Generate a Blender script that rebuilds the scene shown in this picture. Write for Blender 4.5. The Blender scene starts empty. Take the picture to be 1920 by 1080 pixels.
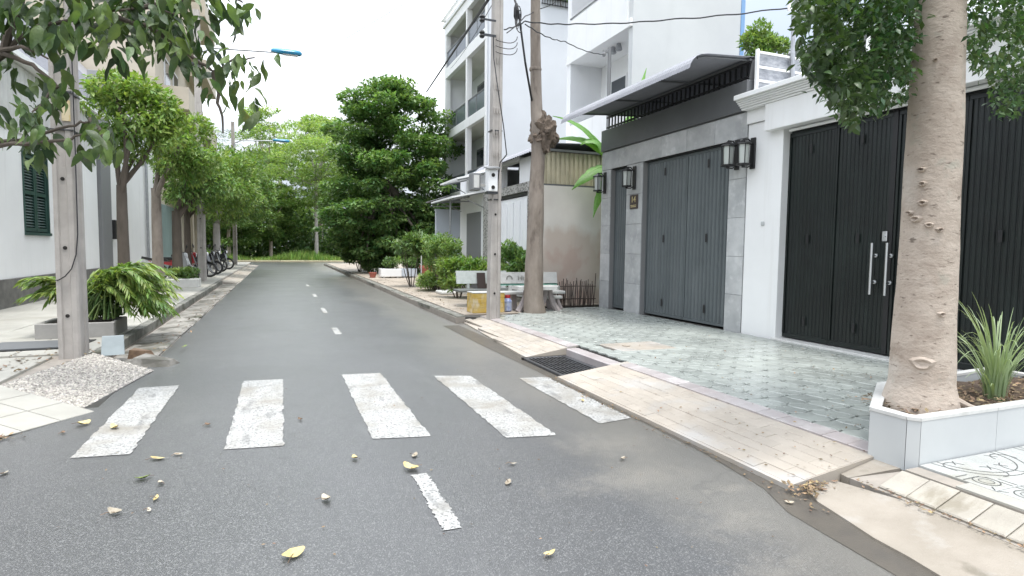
import bpy, math, random
import numpy as np
from mathutils import Vector, Matrix
random.seed(7)
R = math.radians
scene = bpy.context.scene
C = scene.collection
# ------------------------------------------------------------------ camera
FOC, CAMH = 1100.0, 1.4                       # focal length in photo pixels, eye height
YAW, PITCH, ROLL = R(21.5738), R(3.83695), 0.012
fw = Vector((math.sin(YAW)*math.cos(PITCH), math.cos(YAW)*math.cos(PITCH), -math.sin(PITCH)))
r0 = Vector((math.cos(YAW), -math.sin(YAW), 0)); u0 = r0.cross(fw)
rt = r0*math.cos(ROLL) + u0*math.sin(ROLL); up = -r0*math.sin(ROLL) + u0*math.cos(ROLL)
cam = bpy.data.cameras.new('camera'); cam.sensor_width = 36; cam.lens = 36*FOC/1920
cam.clip_start = 0.05; cam.clip_end = 2000
co = bpy.data.objects.new('camera', cam); C.objects.link(co)
m = Matrix((rt, up, -fw)).transposed().to_4x4(); m.translation = (0, 0, CAMH)
co.matrix_world = m
scene.camera = co
# ------------------------------------------------------------------ sky, sun, exposure
SUN_EL, SUN_ROT = R(76), R(175)
world = bpy.data.worlds.new('World'); scene.world = world; world.use_nodes = True
wn = world.node_tree; wn.nodes.clear()
sky = wn.nodes.new('ShaderNodeTexSky'); sky.sky_type = 'NISHITA'; sky.sun_disc = False
sky.sun_elevation = SUN_EL; sky.sun_rotation = SUN_ROT; sky.air_density = 1; sky.dust_density = 3
tc = wn.nodes.new('ShaderNodeTexCoord')
mp = wn.nodes.new('ShaderNodeMapping'); mp.inputs['Scale'].default_value = (1, 1, 3)
ns = wn.nodes.new('ShaderNodeTexNoise'); ns.inputs['Scale'].default_value = 2.2; ns.inputs['Detail'].default_value = 5
cr = wn.nodes.new('ShaderNodeMix'); cr.data_type = 'RGBA'
cr.inputs[6].default_value = (3.3, 3.75, 4.5, 1); cr.inputs[7].default_value = (9.6, 9.8, 10.1, 1)
mx = wn.nodes.new('ShaderNodeMix'); mx.data_type = 'RGBA'; mx.inputs[0].default_value = 0.93
bg = wn.nodes.new('ShaderNodeBackground'); bg.inputs['Strength'].default_value = 0.10
wo = wn.nodes.new('ShaderNodeOutputWorld')
L = wn.links.new
L(tc.outputs['Generated'], mp.inputs['Vector']); L(mp.outputs[0], ns.inputs['Vector'])
cm = wn.nodes.new('ShaderNodeMapRange'); cm.inputs[1].default_value = .38; cm.inputs[2].default_value = .66
L(ns.outputs['Fac'], cm.inputs[0]); L(cm.outputs[0], cr.inputs[0]); # overcast dome: brighter overhead than at the horizon, evenly all round
sx = wn.nodes.new('ShaderNodeSeparateXYZ'); L(tc.outputs['Generated'], sx.inputs[0])
gr = wn.nodes.new('ShaderNodeMapRange'); gr.inputs[1].default_value = 0; gr.inputs[2].default_value = 1; gr.inputs[3].default_value = .44; gr.inputs[4].default_value = 1.75
L(sx.outputs[2], gr.inputs[0])
mu = wn.nodes.new('ShaderNodeMix'); mu.data_type = 'RGBA'; mu.blend_type = 'MULTIPLY'; mu.inputs[0].default_value = 1
L(cr.outputs[2], mu.inputs[6]); L(gr.outputs[0], mu.inputs[7])
L(sky.outputs[0], mx.inputs[6]); L(mu.outputs[2], mx.inputs[7])
L(mx.outputs[2], bg.inputs['Color']); L(bg.outputs[0], wo.inputs['Surface'])
sl = bpy.data.lights.new('sun', 'SUN'); sl.energy = 1.2; sl.angle = R(14); sl.color = (1, .97, .92)
so = bpy.data.objects.new('sun', sl); C.objects.link(so)
sd = Vector((math.sin(SUN_ROT)*math.cos(SUN_EL), math.cos(SUN_ROT)*math.cos(SUN_EL), math.sin(SUN_EL)))
so.rotation_euler = sd.to_track_quat('Z', 'Y').to_euler(); so.location = (0, 0, 30)
vs = scene.view_settings; vs.view_transform = 'Standard'; vs.look = 'None'; vs.gamma = 1; vs.use_curve_mapping = False
vs.exposure = 1.55
scene.cycles.max_bounces = 7; scene.cycles.diffuse_bounces = 4; scene.cycles.transparent_max_bounces = 6
scene.cycles.use_denoising = True
scene.cycles.caustics_reflective = False; scene.cycles.caustics_refractive = False

# ------------------------------------------------------------------ helpers
def ray(px, py):
    return fw*FOC + rt*(px-960) - up*(py-540)
def atY(px, py, Y):                          # world point seen at a photo pixel, on the plane y = Y
    d = ray(px, py); d = d*(Y/d.y); return Vector((d.x, d.y, d.z+CAMH))
def atX(px, py, X):
    d = ray(px, py); d = d*(X/d.x); return Vector((d.x, d.y, d.z+CAMH))
def atZ(px, py, z=0.):
    d = ray(px, py); d = d*((z-CAMH)/d.z); return Vector((d.x, d.y, z))

class MB:
    def __init__(s): s.V = []; s.F = []; s.M = []
    def add(s, V, F, m=0):
        b = len(s.V); s.V += [tuple(v) for v in V]
        for f in F: s.F.append([b+i for i in f]); s.M.append(m)
        return s
    def box(s, x0, y0, z0, x1, y1, z1, m=0, c=0.):
        if x1 < x0: x0, x1 = x1, x0
        if y1 < y0: y0, y1 = y1, y0
        if z1 < z0: z0, z1 = z1, z0
        if c <= 0:
            V = [(x0,y0,z0),(x1,y0,z0),(x1,y1,z0),(x0,y1,z0),(x0,y0,z1),(x1,y0,z1),(x1,y1,z1),(x0,y1,z1)]
            return s.add(V, [(0,3,2,1),(4,5,6,7),(0,1,5,4),(1,2,6,5),(2,3,7,6),(3,0,4,7)], m)
        c = min(c, (x1-x0)*.45, (y1-y0)*.45, (z1-z0)*.45)
        V = []; idx = {}
        X = (x0, x1); Y = (y0, y1); Z = (z0, z1)
        for i in (0,1):
            for j in (0,1):
                for k in (0,1):
                    sx = c if i == 0 else -c; sy = c if j == 0 else -c; sz = c if k == 0 else -c
                    idx[i,j,k,'x'] = len(V); V.append((X[i], Y[j]+sy, Z[k]+sz))
                    idx[i,j,k,'y'] = len(V); V.append((X[i]+sx, Y[j], Z[k]+sz))
                    idx[i,j,k,'z'] = len(V); V.append((X[i]+sx, Y[j]+sy, Z[k]))
        F = []
        ring = ((0,0),(1,0),(1,1),(0,1))
        for i in (0,1):
            a = [idx[i,p,q,'x'] for p,q in ring]; F.append(a if i else a[::-1])
            a = [idx[p,i,q,'y'] for p,q in ring]; F.append(a[::-1] if i else a)
            a = [idx[p,q,i,'z'] for p,q in ring]; F.append(a if i else a[::-1])
        for a in (0,1):
            for b in (0,1):
                f = [idx[0,a,b,'y'],idx[1,a,b,'y'],idx[1,a,b,'z'],idx[0,a,b,'z']]; F.append(f if a != b else f[::-1])
                f = [idx[a,0,b,'x'],idx[a,1,b,'x'],idx[a,1,b,'z'],idx[a,0,b,'z']]; F.append(f[::-1] if a != b else f)
                f = [idx[a,b,0,'x'],idx[a,b,1,'x'],idx[a,b,1,'y'],idx[a,b,0,'y']]; F.append(f if a != b else f[::-1])
        for i in (0,1):
            for j in (0,1):
                for k in (0,1):
                    f = [idx[i,j,k,'x'],idx[i,j,k,'y'],idx[i,j,k,'z']]; F.append(f if (i+j+k) % 2 else f[::-1])
        return s.add(V, F, m)
    def prism(s, poly, a, b, axis='z', m=0):
        # extrude a 2D polygon along an axis: z -> (x,y), y -> (x,z), x -> (y,z)
        n = len(poly)
        f = {'z': lambda p,t: (p[0],p[1],t), 'y': lambda p,t: (p[0],t,p[1]), 'x': lambda p,t: (t,p[0],p[1])}[axis]
        V = [f(p,a) for p in poly] + [f(p,b) for p in poly]
        F = [tuple(range(n))[::-1], tuple(range(n,2*n))] + [(i,(i+1)%n,n+(i+1)%n,n+i) for i in range(n)]
        return s.add(V, F, m)
    def tube(s, pts, rad, n=8, m=0, cap=True):
        pts = [Vector(p) for p in pts]; N = len(pts)
        if not hasattr(rad, '__len__'): rad = [rad]*N
        V = []; F = []; ref = None
        for i, p in enumerate(pts):
            t = (pts[min(i+1,N-1)] - pts[max(i-1,0)])
            t = t.normalized() if t.length > 1e-9 else Vector((0,0,1))
            if ref is None:
                ref = Vector((1,0,0)) if abs(t.x) < .9 else Vector((0,1,0))
            a = (ref - t*ref.dot(t)).normalized(); b = t.cross(a); ref = a
            for k in range(n):
                w = 2*math.pi*k/n; V.append(p + (a*math.cos(w) + b*math.sin(w))*rad[i])
        for i in range(N-1):
            for k in range(n):
                F.append((i*n+k, i*n+(k+1)%n, (i+1)*n+(k+1)%n, (i+1)*n+k))
        if cap: F.append(tuple(range(n))[::-1]); F.append(tuple(range((N-1)*n, N*n)))
        return s.add(V, F, m)
    def lathe(s, prof, c=(0,0,0), n=12, axis='z', m=0, cap=True):
        V = []; F = []
        for r_, h in prof:
            for k in range(n):
                w = 2*math.pi*k/n; x, y = r_*math.cos(w), r_*math.sin(w)
                p = {'z': (x,y,h), 'y': (y,h,x), 'x': (h,x,y)}[axis]
                V.append((c[0]+p[0], c[1]+p[1], c[2]+p[2]))
        N = len(prof)
        for i in range(N-1):
            for k in range(n): F.append((i*n+k, i*n+(k+1)%n, (i+1)*n+(k+1)%n, (i+1)*n+k))
        if cap: F.append(tuple(range(n))[::-1]); F.append(tuple(range((N-1)*n, N*n)))
        return s.add(V, F, m)
    def quad(s, a, b, c, d, m=0): return s.add([a,b,c,d], [(0,1,2,3)], m)
    def slab(s, top, th, m=0):               # polygon in space (list of points, counter-clockwise from above) thickened downwards
        n = len(top); V = [tuple(p) for p in top] + [(p[0],p[1],p[2]-th) for p in top]
        F = [tuple(range(n)), tuple(range(n,2*n))[::-1]] + [(i, n+i, n+(i+1)%n, (i+1)%n) for i in range(n)]
        return s.add(V, F, m)

def wloc(o):
    v = Vector((0,0,0))
    while o is not None: v = v + o.location; o = o.parent
    return v
def setp(o, label=None, cat=None, group=None, kind=None):
    if label: o['label'] = label
    if cat: o['category'] = cat
    if group: o['group'] = group
    if kind: o['kind'] = kind
    return o
def root(name, label, cat, loc=(0,0,0), group=None):
    o = bpy.data.objects.new(name, None); o.empty_display_size = .1; C.objects.link(o); o.location = loc
    return setp(o, label, cat, group)
def mkmesh(name, mb, mats, org=(0,0,0), smooth=False):
    me = bpy.data.meshes.new(name)
    ox, oy, oz = org
    me.from_pydata([(v[0]-ox, v[1]-oy, v[2]-oz) for v in mb.V], [], mb.F)
    if not isinstance(mats, (list, tuple)): mats = [mats]
    for q in mats: me.materials.append(q)
    if len(mats) > 1: me.polygons.foreach_set('material_index', mb.M)
    if smooth:
        me.polygons.foreach_set('use_smooth', [True]*len(me.polygons))
        try: me.set_sharp_from_angle(angle=R(40))
        except Exception: pass
    me.update(); return me
def obj(name, mb, mats, parent=None, loc=None, smooth=False, **kw):
    """mb in world coordinates; the object is placed at loc (top level) or at its parent's origin."""
    org = wloc(parent) if parent else Vector(loc or (0,0,0))
    me = mkmesh(name, mb, mats, org, smooth)
    o = bpy.data.objects.new(name, me); C.objects.link(o)
    if parent: o.parent = parent
    else: o.location = org
    return setp(o, **kw)
def inst(name, me, pos, parent=None, rot=(0,0,0), scale=None, **kw):
    o = bpy.data.objects.new(name, me); C.objects.link(o)
    p = Vector(pos)
    if parent: o.parent = parent; p = p - wloc(parent)
    o.location = p; o.rotation_euler = rot
    if scale is not None: o.scale = scale
    return setp(o, **kw)
def copytree(o, parent=None):
    c = o.copy(); C.objects.link(c)
    if parent: c.parent = parent
    for ch in list(o.children): copytree(ch, c)
    return c
def npmesh(name, V, F, mat, parent=None, loc=None, smooth=False, **kw):
    """V (N,3) world, F (M,k) faces of equal size."""
    org = np.array(wloc(parent) if parent else Vector(loc or (0,0,0)))
    me = bpy.data.meshes.new(name); k = F.shape[1]
    me.vertices.add(len(V)); me.vertices.foreach_set('co', (V-org).astype(np.float32).ravel())
    me.loops.add(F.size); me.loops.foreach_set('vertex_index', F.astype(np.int32).ravel())
    me.polygons.add(len(F)); me.polygons.foreach_set('loop_start', np.arange(0, F.size, k, dtype=np.int32))
    me.polygons.foreach_set('loop_total', np.full(len(F), k, dtype=np.int32))
    me.materials.append(mat); me.update(calc_edges=True); me.validate()
    if smooth: me.polygons.foreach_set('use_smooth', [True]*len(me.polygons))
    o = bpy.data.objects.new(name, me); C.objects.link(o)
    if parent: o.parent = parent
    else: o.location = org
    return setp(o, **kw)

# ------------------------------------------------------------------ materials
def mat(name, c1, c2=None, sc=6., det=4., lo=.35, hi=.65, rough=.6, rough2=None, rsc=3., bump=0., bsc=60., bdet=4., spec=.5, metal=0.,
        stains=(), orand=0., island=0., stretch=(1,1,1), transl=0., tcol=None, coat=0., speck=None):
    """stains: list of (colour, scale, lo, hi, amount[, stretch]) layered by noise; speck: (colour, scale, threshold)."""
    M = bpy.data.materials.new(name); M.use_nodes = True; t = M.node_tree; nd = t.nodes; lk = t.links.new
    bs = nd['Principled BSDF']
    geo = nd.new('ShaderNodeNewGeometry')
    def mapped(st):
        if tuple(st) == (1,1,1): return geo.outputs['Position']
        q = nd.new('ShaderNodeMapping'); q.inputs['Scale'].default_value = st; lk(geo.outputs['Position'], q.inputs['Vector']); return q.outputs[0]
    def noise(scale, d, st=(1,1,1)):
        q = nd.new('ShaderNodeTexNoise'); q.inputs['Scale'].default_value = scale; q.inputs['Detail'].default_value = d
        q.inputs['Roughness'].default_value = .6
        lk(mapped(st), q.inputs['Vector']); return q.outputs['Fac']
    def rng(s, a, b, c=0., d=1.):
        q = nd.new('ShaderNodeMapRange'); q.inputs[1].default_value = a; q.inputs[2].default_value = b
        q.inputs[3].default_value = c; q.inputs[4].default_value = d; lk(s, q.inputs[0]); return q.outputs[0]
    def mix(f, a, b):
        q = nd.new('ShaderNodeMix'); q.data_type = 'RGBA'
        if isinstance(f, float): q.inputs[0].default_value = f
        else: lk(f, q.inputs[0])
        for k, v in ((6, a), (7, b)):
            if isinstance(v, tuple): q.inputs[k].default_value = (*v[:3], 1)
            else: lk(v, q.inputs[k])
        return q.outputs[2]
    col = tuple(c1)
    if c2 is not None: col = mix(rng(noise(sc, det, stretch), lo, hi), tuple(c1), tuple(c2))
    if speck:
        q = nd.new('ShaderNodeTexVoronoi'); q.inputs['Scale'].default_value = speck[1]; lk(geo.outputs['Position'], q.inputs['Vector'])
        sp = nd.new('ShaderNodeSeparateColor'); lk(q.outputs['Color'], sp.inputs[0])
        col = mix(rng(sp.outputs[0], speck[2], speck[2]+.12), col, tuple(speck[0]))
    for st in stains:
        f = noise(st[1], 6, st[5] if len(st) > 5 else (1,1,1))
        col = mix(rng(f, st[2], st[3], 0., st[4]), col, tuple(st[0]))
    for amt, out in ((orand, 'o'), (island, 'i')):
        if amt:
            if out == 'o': s = nd.new('ShaderNodeObjectInfo').outputs['Random']
            else: s = geo.outputs['Random Per Island']
            h = nd.new('ShaderNodeHueSaturation')
            if isinstance(col, tuple): h.inputs['Color'].default_value = (*col, 1)
            else: lk(col, h.inputs['Color'])
            lk(rng(s, 0, 1, 1-amt, 1+amt), h.inputs['Value'])
            if out == 'i':
                w = nd.new('ShaderNodeTexWhiteNoise'); w.noise_dimensions = '1D'; lk(s, w.inputs['W'])
                lk(rng(w.outputs['Value'], 0, 1, .5-.03, .5+.025), h.inputs['Hue'])
            col = h.outputs[0]
    if isinstance(col, tuple): bs.inputs['Base Color'].default_value = (*col, 1)
    else: lk(col, bs.inputs['Base Color'])
    if rough2 is None: bs.inputs['Roughness'].default_value = rough
    else: lk(rng(noise(rsc, 4), .35, .65, rough, rough2), bs.inputs['Roughness'])
    bs.inputs['Specular IOR Level'].default_value = spec; bs.inputs['Metallic'].default_value = metal
    if coat > .9: bs.inputs['Coat IOR'].default_value = 1.95
    if coat: bs.inputs['Coat Weight'].default_value = coat; bs.inputs['Coat Roughness'].default_value = .34
    if bump:
        b = nd.new('ShaderNodeBump'); b.inputs['Strength'].default_value = bump; b.inputs['Distance'].default_value = .02
        lk(noise(bsc, bdet, stretch), b.inputs['Height']); lk(b.outputs[0], bs.inputs['Normal'])
        if coat > .9:
            b2 = nd.new('ShaderNodeBump'); b2.inputs['Strength'].default_value = .22; b2.inputs['Distance'].default_value = .02
            lk(noise(bsc, bdet, stretch), b2.inputs['Height']); lk(b2.outputs[0], bs.inputs['Coat Normal'])
    if transl:
        tr = nd.new('ShaderNodeBsdfTranslucent'); ms = nd.new('ShaderNodeMixShader'); ms.inputs[0].default_value = transl
        if isinstance(col, tuple): tr.inputs[0].default_value = (*col, 1)
        else:
            g = nd.new('ShaderNodeMix'); g.data_type = 'RGBA'; g.blend_type = 'MULTIPLY'; g.inputs[0].default_value = 1
            lk(col, g.inputs[6]); g.inputs[7].default_value = (1.6, 1.7, .7, 1); lk(g.outputs[2], tr.inputs[0])
        out = nd['Material Output']; lk(bs.outputs[0], ms.inputs[1]); lk(tr.outputs[0], ms.inputs[2]); lk(ms.outputs[0], out.inputs['Surface'])
    return M
def leafmat(name, a, b, rough=.45, tr=.3, isl=.35):
    return mat(name, a, b, sc=1.2, det=2, rough=rough, island=isl, transl=tr, spec=.4)

m_white = mat('white_paint', (.84,.845,.84), (.80,.805,.80), sc=1.3, rough=.55, bump=.05, bsc=90, stains=[((.55,.54,.51), 1.1, .60, .85, .35, (1,1,.25)), ((.58,.57,.54), 5, .57, .75, .35, (1,1,.05))])
m_whitegrey = mat('greyish_white_plaster', (.60,.615,.615), (.55,.565,.57), sc=.7, rough=.7, stains=[((.42,.43,.43), .9, .58, .85, .35, (1,1,.2))])  # white plaster in a greyer tone with faint vertical streaks
m_white2 = mat('white_plaster', (.82,.83,.84), (.78,.79,.81), sc=.9, rough=.7, bump=.05, bsc=60, stains=[((.48,.49,.5), .8, .56, .85, .35, (1,1,.2))])
m_marble = mat('grey_stone_cladding', (.46,.47,.47), (.36,.37,.37), sc=2.6, det=8, rough=.35, bump=.04, bsc=40, stains=[((.56,.57,.57), 6, .55, .7, .6)])
m_dgrey = mat('dark_grey_paint', (.125,.13,.135), (.105,.11,.115), sc=1.5, rough=.5)
m_gategrey = mat('grey_gate_paint', (.12,.138,.143), (.102,.119,.124), sc=2.5, rough=.38, orand=.06, stains=[((.21,.225,.23), 2.2, .55, .8, .35, (1,1,.12))])
m_gateblack = mat('black_gate_paint', (.006,.0105,.0095), (.004,.0065,.006), sc=2.5, rough=.32, orand=.15, stains=[((.026,.03,.027), 3, .52, .78, .4, (1,1,.12)), ((.012,.02,.018), 1.2, .5, .7, .5)])
m_black = mat('black_metal', (.012,.012,.013), rough=.4)
m_steel = mat('brushed_steel', (.62,.63,.64), rough=.28, metal=1.)
m_galv = mat('galvanised_metal', (.42,.43,.45), (.34,.35,.37), sc=8, rough=.4, metal=.7)
m_asphalt = None
m_paint = mat('road_paint', (.46,.46,.445), (.36,.36,.345), sc=9, det=8, rough=.4, bump=.25, bsc=260, spec=.5,
              stains=[((.10,.10,.10), 60, .515, .60, .85), ((.25,.23,.195), 2.2, .46, .64, .85), ((.12,.12,.12), 6, .57, .65, .55, (1,.3,1))])
m_conc = mat('concrete', (.34,.33,.31), (.26,.25,.235), sc=3, det=8, rough=.75, bump=.2, bsc=120, stains=[((.14,.13,.11), 1.6, .55, .72, .6)])
m_concpale = mat('pale_concrete', (.395,.385,.345), (.32,.31,.275), sc=2, det=8, rough=.55, bump=.15, bsc=110, orand=.06, stains=[((.22,.20,.15), 1.3, .56, .75, .6)])
m_kerb = mat('mossy_kerb_concrete', (.24,.235,.21), (.13,.13,.11), sc=5, det=8, rough=.8, bump=.4, bsc=70, orand=.1, stains=[((.05,.055,.03), 3, .5, .65, .7)])
m_gutter = mat('dirty_gutter_concrete', (.30,.285,.255), (.15,.14,.12), sc=2.2, det=8, rough=.5, rough2=.8, bump=.3, bsc=60, orand=.1, stains=[((.07,.065,.05), 2.6, .48, .60, .85), ((.34,.33,.31), 4.5, .58, .66, .6), ((.05,.06,.03), 1.1, .58, .7, .6)])
m_pole = mat('pole_concrete', (.46,.43,.40), (.37,.345,.32), sc=4, det=8, rough=.85, bump=.25, bsc=60, stains=[((.19,.17,.15), 2.2, .55, .75, .6, (1,1,.2))])
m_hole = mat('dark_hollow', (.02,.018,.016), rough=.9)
m_pavgreen = mat('wet_green_grey_paver', (.335,.36,.335), (.285,.305,.285), sc=5, det=6, rough=.16, rough2=.48, rsc=1.6, bump=.10, bsc=90, orand=.11, spec=.6,
                 stains=[((.20,.215,.20), 3.4, .55, .75, .35)], coat=.0)
m_rampA = mat('worn_ramp_paver', (.415,.37,.315), (.355,.315,.265), sc=4, det=7, rough=.3, rough2=.6, bump=.15, bsc=110, orand=.05,
              stains=[((.46,.455,.445), 2.0, .52, .68, .6), ((.27,.22,.17), 3.2, .60, .75, .55)])
m_rampB = mat('pink_edge_paver', (.36,.32,.315), (.43,.40,.395), sc=3, det=6, rough=.3, bump=.15, bsc=90, orand=.10, stains=[((.62,.60,.58), 2.5, .52, .7, .7)])
m_grout = mat('dark_grout', (.10,.095,.085), (.065,.06,.055), sc=8, rough=.8)
m_grout2 = mat('sandy_grout', (.33,.295,.255), (.26,.235,.205), sc=8, rough=.8)
m_deco = mat('white_glazed_tile', (.45,.46,.445), (.38,.39,.375), sc=3, det=6, rough=.18, orand=.05, bump=.05, bsc=50, stains=[((.27,.25,.19), 2.6, .52, .68, .7)])
m_ink = mat('charcoal_inlay', (.06,.06,.06), (.12,.12,.115), sc=14, rough=.5)
m_boxtile = mat('white_box_tile', (.51,.53,.53), (.47,.485,.49), sc=1.5, rough=.2, stains=[((.5,.5,.48), 2, .6, .8, .3)])
m_soil = mat('leafy_soil', (.11,.075,.05), (.06,.042,.03), sc=18, det=8, rough=.9, bump=.9, bsc=50)
m_bark = mat('tan_bark', (.50,.425,.355), (.40,.33,.27), sc=5, det=8, rough=.85, bump=.55, bsc=26, bdet=8, stretch=(1,1,1.5),
             stains=[((.56,.51,.45), 2.2, .5, .66, .7), ((.35,.36,.30), 6, .60, .70, .5), ((.27,.21,.165), 3.4, .55, .70, .65, (1,1,1.4)), ((.10,.075,.055), 15, .60, .68, .75, (1,1,3.2))])
m_barkg = mat('grey_brown_bark', (.31,.265,.225), (.21,.175,.145), sc=6, det=8, rough=.9, bump=.6, bsc=30, bdet=8, stretch=(1,1,.35), stains=[((.08,.06,.05), 7, .55, .68, .6, (1,1,.3))])
m_barkd = mat('dark_bark', (.13,.105,.085), (.085,.07,.055), sc=6, det=8, rough=.9, bump=.6, bsc=30, stretch=(1,1,.3))
m_leafR = mat('small_dark_leaf', (.022,.058,.02), (.066,.118,.036), sc=1.6, det=4, rough=.4, orand=.35, island=.4, transl=.25)
m_leafL = mat('large_matte_leaf', (.04,.095,.038), (.115,.18,.06), sc=3.5, det=5, rough=.42, bump=.25, bsc=70, orand=.5, island=.3, transl=.28, stains=[((.17,.16,.05), 2.2, .62, .72, .6), ((.02,.045,.018), 9, .55, .7, .5)])
m_leafbright = leafmat('fresh_green_leaf', (.11,.20,.045), (.22,.31,.09))
m_leafbig = leafmat('deep_green_leaf', (.085,.175,.055), (.19,.295,.11))
m_leaffar = leafmat('light_airy_hazed_leaf', (.17,.27,.09), (.27,.35,.15), tr=.4)  # airy light green, with the colour raised further in place of distance haze
m_leafmid = leafmat('mid_green_leaf', (.10,.19,.055), (.20,.29,.10))
m_leafdark = leafmat('hazed_undergrowth_leaf', (.075,.14,.05), (.14,.215,.08))  # undergrowth green, lightened in its colour to stand in for distance haze
m_palm = leafmat('yellowing_frond', (.11,.20,.045), (.26,.33,.09), tr=.25)
m_grass = leafmat('verge_grass', (.13,.24,.05), (.22,.32,.08))
m_blade = leafmat('lemongrass_blade', (.24,.34,.19), (.36,.44,.28), tr=.2, isl=.25)
m_banana = mat('banana_leaf', (.14,.33,.07), (.22,.42,.11), sc=14, rough=.4, transl=.3, stretch=(1,4,4))
m_plinth = mat('dark_plinth_stone', (.17,.165,.15), (.10,.098,.09), sc=5, det=8, rough=.7, bump=.2, bsc=60)
m_shutter = mat('green_shutter', (.028,.075,.062), (.02,.055,.045), sc=4, rough=.45, orand=.12)
m_greycol = mat('grey_column_paint', (.20,.205,.21), rough=.6)
m_glass = mat('dark_window_glass', (.045,.055,.065), rough=.06, spec=.8)
m_balglass = mat('tinted_balcony_glass', (.12,.14,.16), (.10,.12,.14), sc=1, rough=.25, spec=.5)
m_beige = mat('beige_render', (.55,.49,.40), (.48,.43,.35), sc=1, rough=.75)
m_soffit = mat('cream_soffit', (.68,.67,.61), (.62,.61,.55), sc=1, rough=.75)
m_roofsheet = mat('grey_roof_sheet', (.28,.285,.315), (.24,.245,.27), sc=6, rough=.4, metal=.1, stains=[((.33,.335,.36), 12, .55, .7, .5)])
m_cream = mat('cream_rib_sheet', (.52,.475,.35), (.43,.395,.29), sc=4, rough=.5, orand=.08, stains=[((.24,.2,.13), 2, .55, .75, .5, (1,1,.3))])
m_stained = mat('damp_stained_render', (.76,.73,.68), (.70,.66,.61), sc=1.5, det=6, rough=.8, bump=.1, bsc=40, stains=[((.36,.33,.30), 3, .60, .78, .4, (1,1,.12))])
def damp():
    t = m_stained.node_tree; nd = t.nodes; lk = t.links.new; bs = nd['Principled BSDF']; src = bs.inputs['Base Color'].links[0].from_socket
    geo = [n for n in nd if n.type == 'NEW_GEOMETRY'][0]; sp = nd.new('ShaderNodeSeparateXYZ'); lk(geo.outputs['Position'], sp.inputs[0])
    for col, sc, hi, lo, k, st in (((.57,.465,.39),1.6,2.6,1.1,.71,(1,1,.5)), ((.52,.34,.28),3.2,2.05,1.4,.42,(1,1,.7)), ((.40,.36,.32),2.5,.9,.3,.6,(1,1,.3))):
        n = nd.new('ShaderNodeTexNoise'); n.inputs['Scale'].default_value = sc; n.inputs['Detail'].default_value = 6
        q = nd.new('ShaderNodeMapping'); q.inputs['Scale'].default_value = st; lk(geo.outputs['Position'], q.inputs[0]); lk(q.outputs[0], n.inputs['Vector'])
        r1 = nd.new('ShaderNodeMapRange'); r1.inputs[1].default_value = hi; r1.inputs[2].default_value = lo; r1.inputs[3].default_value = -.35; r1.inputs[4].default_value = .3 if k > .7 else .02; lk(sp.outputs[2], r1.inputs[0])
        ad = nd.new('ShaderNodeMath'); lk(n.outputs['Fac'], ad.inputs[0]); lk(r1.outputs[0], ad.inputs[1])
        r2 = nd.new('ShaderNodeMapRange'); r2.inputs[1].default_value = .5; r2.inputs[2].default_value = .64; r2.inputs[4].default_value = k; lk(ad.outputs[0], r2.inputs[0])
        m = nd.new('ShaderNodeMix'); m.data_type = 'RGBA'; lk(r2.outputs[0], m.inputs[0]); lk(src, m.inputs[6]); m.inputs[7].default_value = (*col,1); src = m.outputs[2]
    lk(src, bs.inputs['Base Color'])
damp()
m_bluewall = mat('pale_blue_wall', (.55,.60,.66), (.49,.54,.60), sc=.8, rough=.7, stains=[((.4,.43,.47), 1, .55, .8, .4)])
m_bluestrip = mat('blue_pipe_paint', (.20,.36,.60), rough=.5)
m_lampblue = mat('blue_lamp_shell', (.02,.22,.38), (.015,.18,.32), sc=3, rough=.35)
m_terraz = mat('pale_terrazzo', (.56,.60,.57), (.46,.50,.47), sc=12, det=6, rough=.4, stains=[((.3,.31,.28), 2, .55, .75, .5)])
m_terraz2 = mat('white_terrazzo', (.62,.62,.60), (.55,.55,.53), sc=12, rough=.4, stains=[((.38,.37,.33), 3, .58, .75, .5)])
m_terrazmint = mat('mint_terrazzo_edge', (.22,.46,.37), rough=.45)
m_tableleg = mat('pinkish_stone_leg', (.42,.37,.36), (.34,.30,.29), sc=10, rough=.7)
m_dgbench = mat('dark_bench_seat', (.15,.16,.15), (.11,.12,.11), sc=8, rough=.5)
m_ink2 = mat('faded_grey_lettering', (.22,.22,.2), rough=.7)
m_yellow = mat('weathered_yellow_board', (.52,.34,.06), (.60,.45,.16), sc=5, rough=.6, stains=[((.66,.58,.42), 4, .52, .62, .8, (1,1,.6)), ((.3,.2,.08), 6, .6, .7, .6)])
m_stick = mat('weathered_stick', (.06,.045,.037), (.13,.10,.085), sc=8, rough=.85, orand=.35)
m_iron = mat('cast_iron', (.07,.073,.08), (.04,.042,.046), sc=20, rough=.3, metal=.3)
m_rub = mat('black_rubber', (.018,.018,.018), rough=.7)
m_bikeblk = mat('black_bike_paint', (.015,.015,.017), rough=.2)
m_bikesil = mat('silver_bike_paint', (.55,.56,.57), rough=.25, metal=.3)
m_bikered = mat('red_bike_paint', (.38,.03,.035), rough=.25)
m_seat = mat('black_vinyl', (.02,.02,.02), rough=.55)
m_lens = mat('lamp_lens', (.75,.76,.78), rough=.08, spec=.8)
m_lampglass = mat('frosted_lantern_glass', (.50,.53,.50), rough=.15, spec=.6)
m_brass = mat('dark_bronze_plate', (.05,.035,.03), rough=.4)
m_gold = mat('gold_lettering', (.65,.55,.30), rough=.35, metal=.4)
m_cable = mat('cable_rubber', (.015,.015,.017), rough=.6)
m_ground = mat('bare_ground', (.14,.12,.08), (.09,.12,.045), sc=.35, det=6, rough=.95)
m_pebble = mat('washed_pebble', (.50,.47,.42), (.34,.315,.28), sc=30, rough=.5, island=.45)
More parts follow.
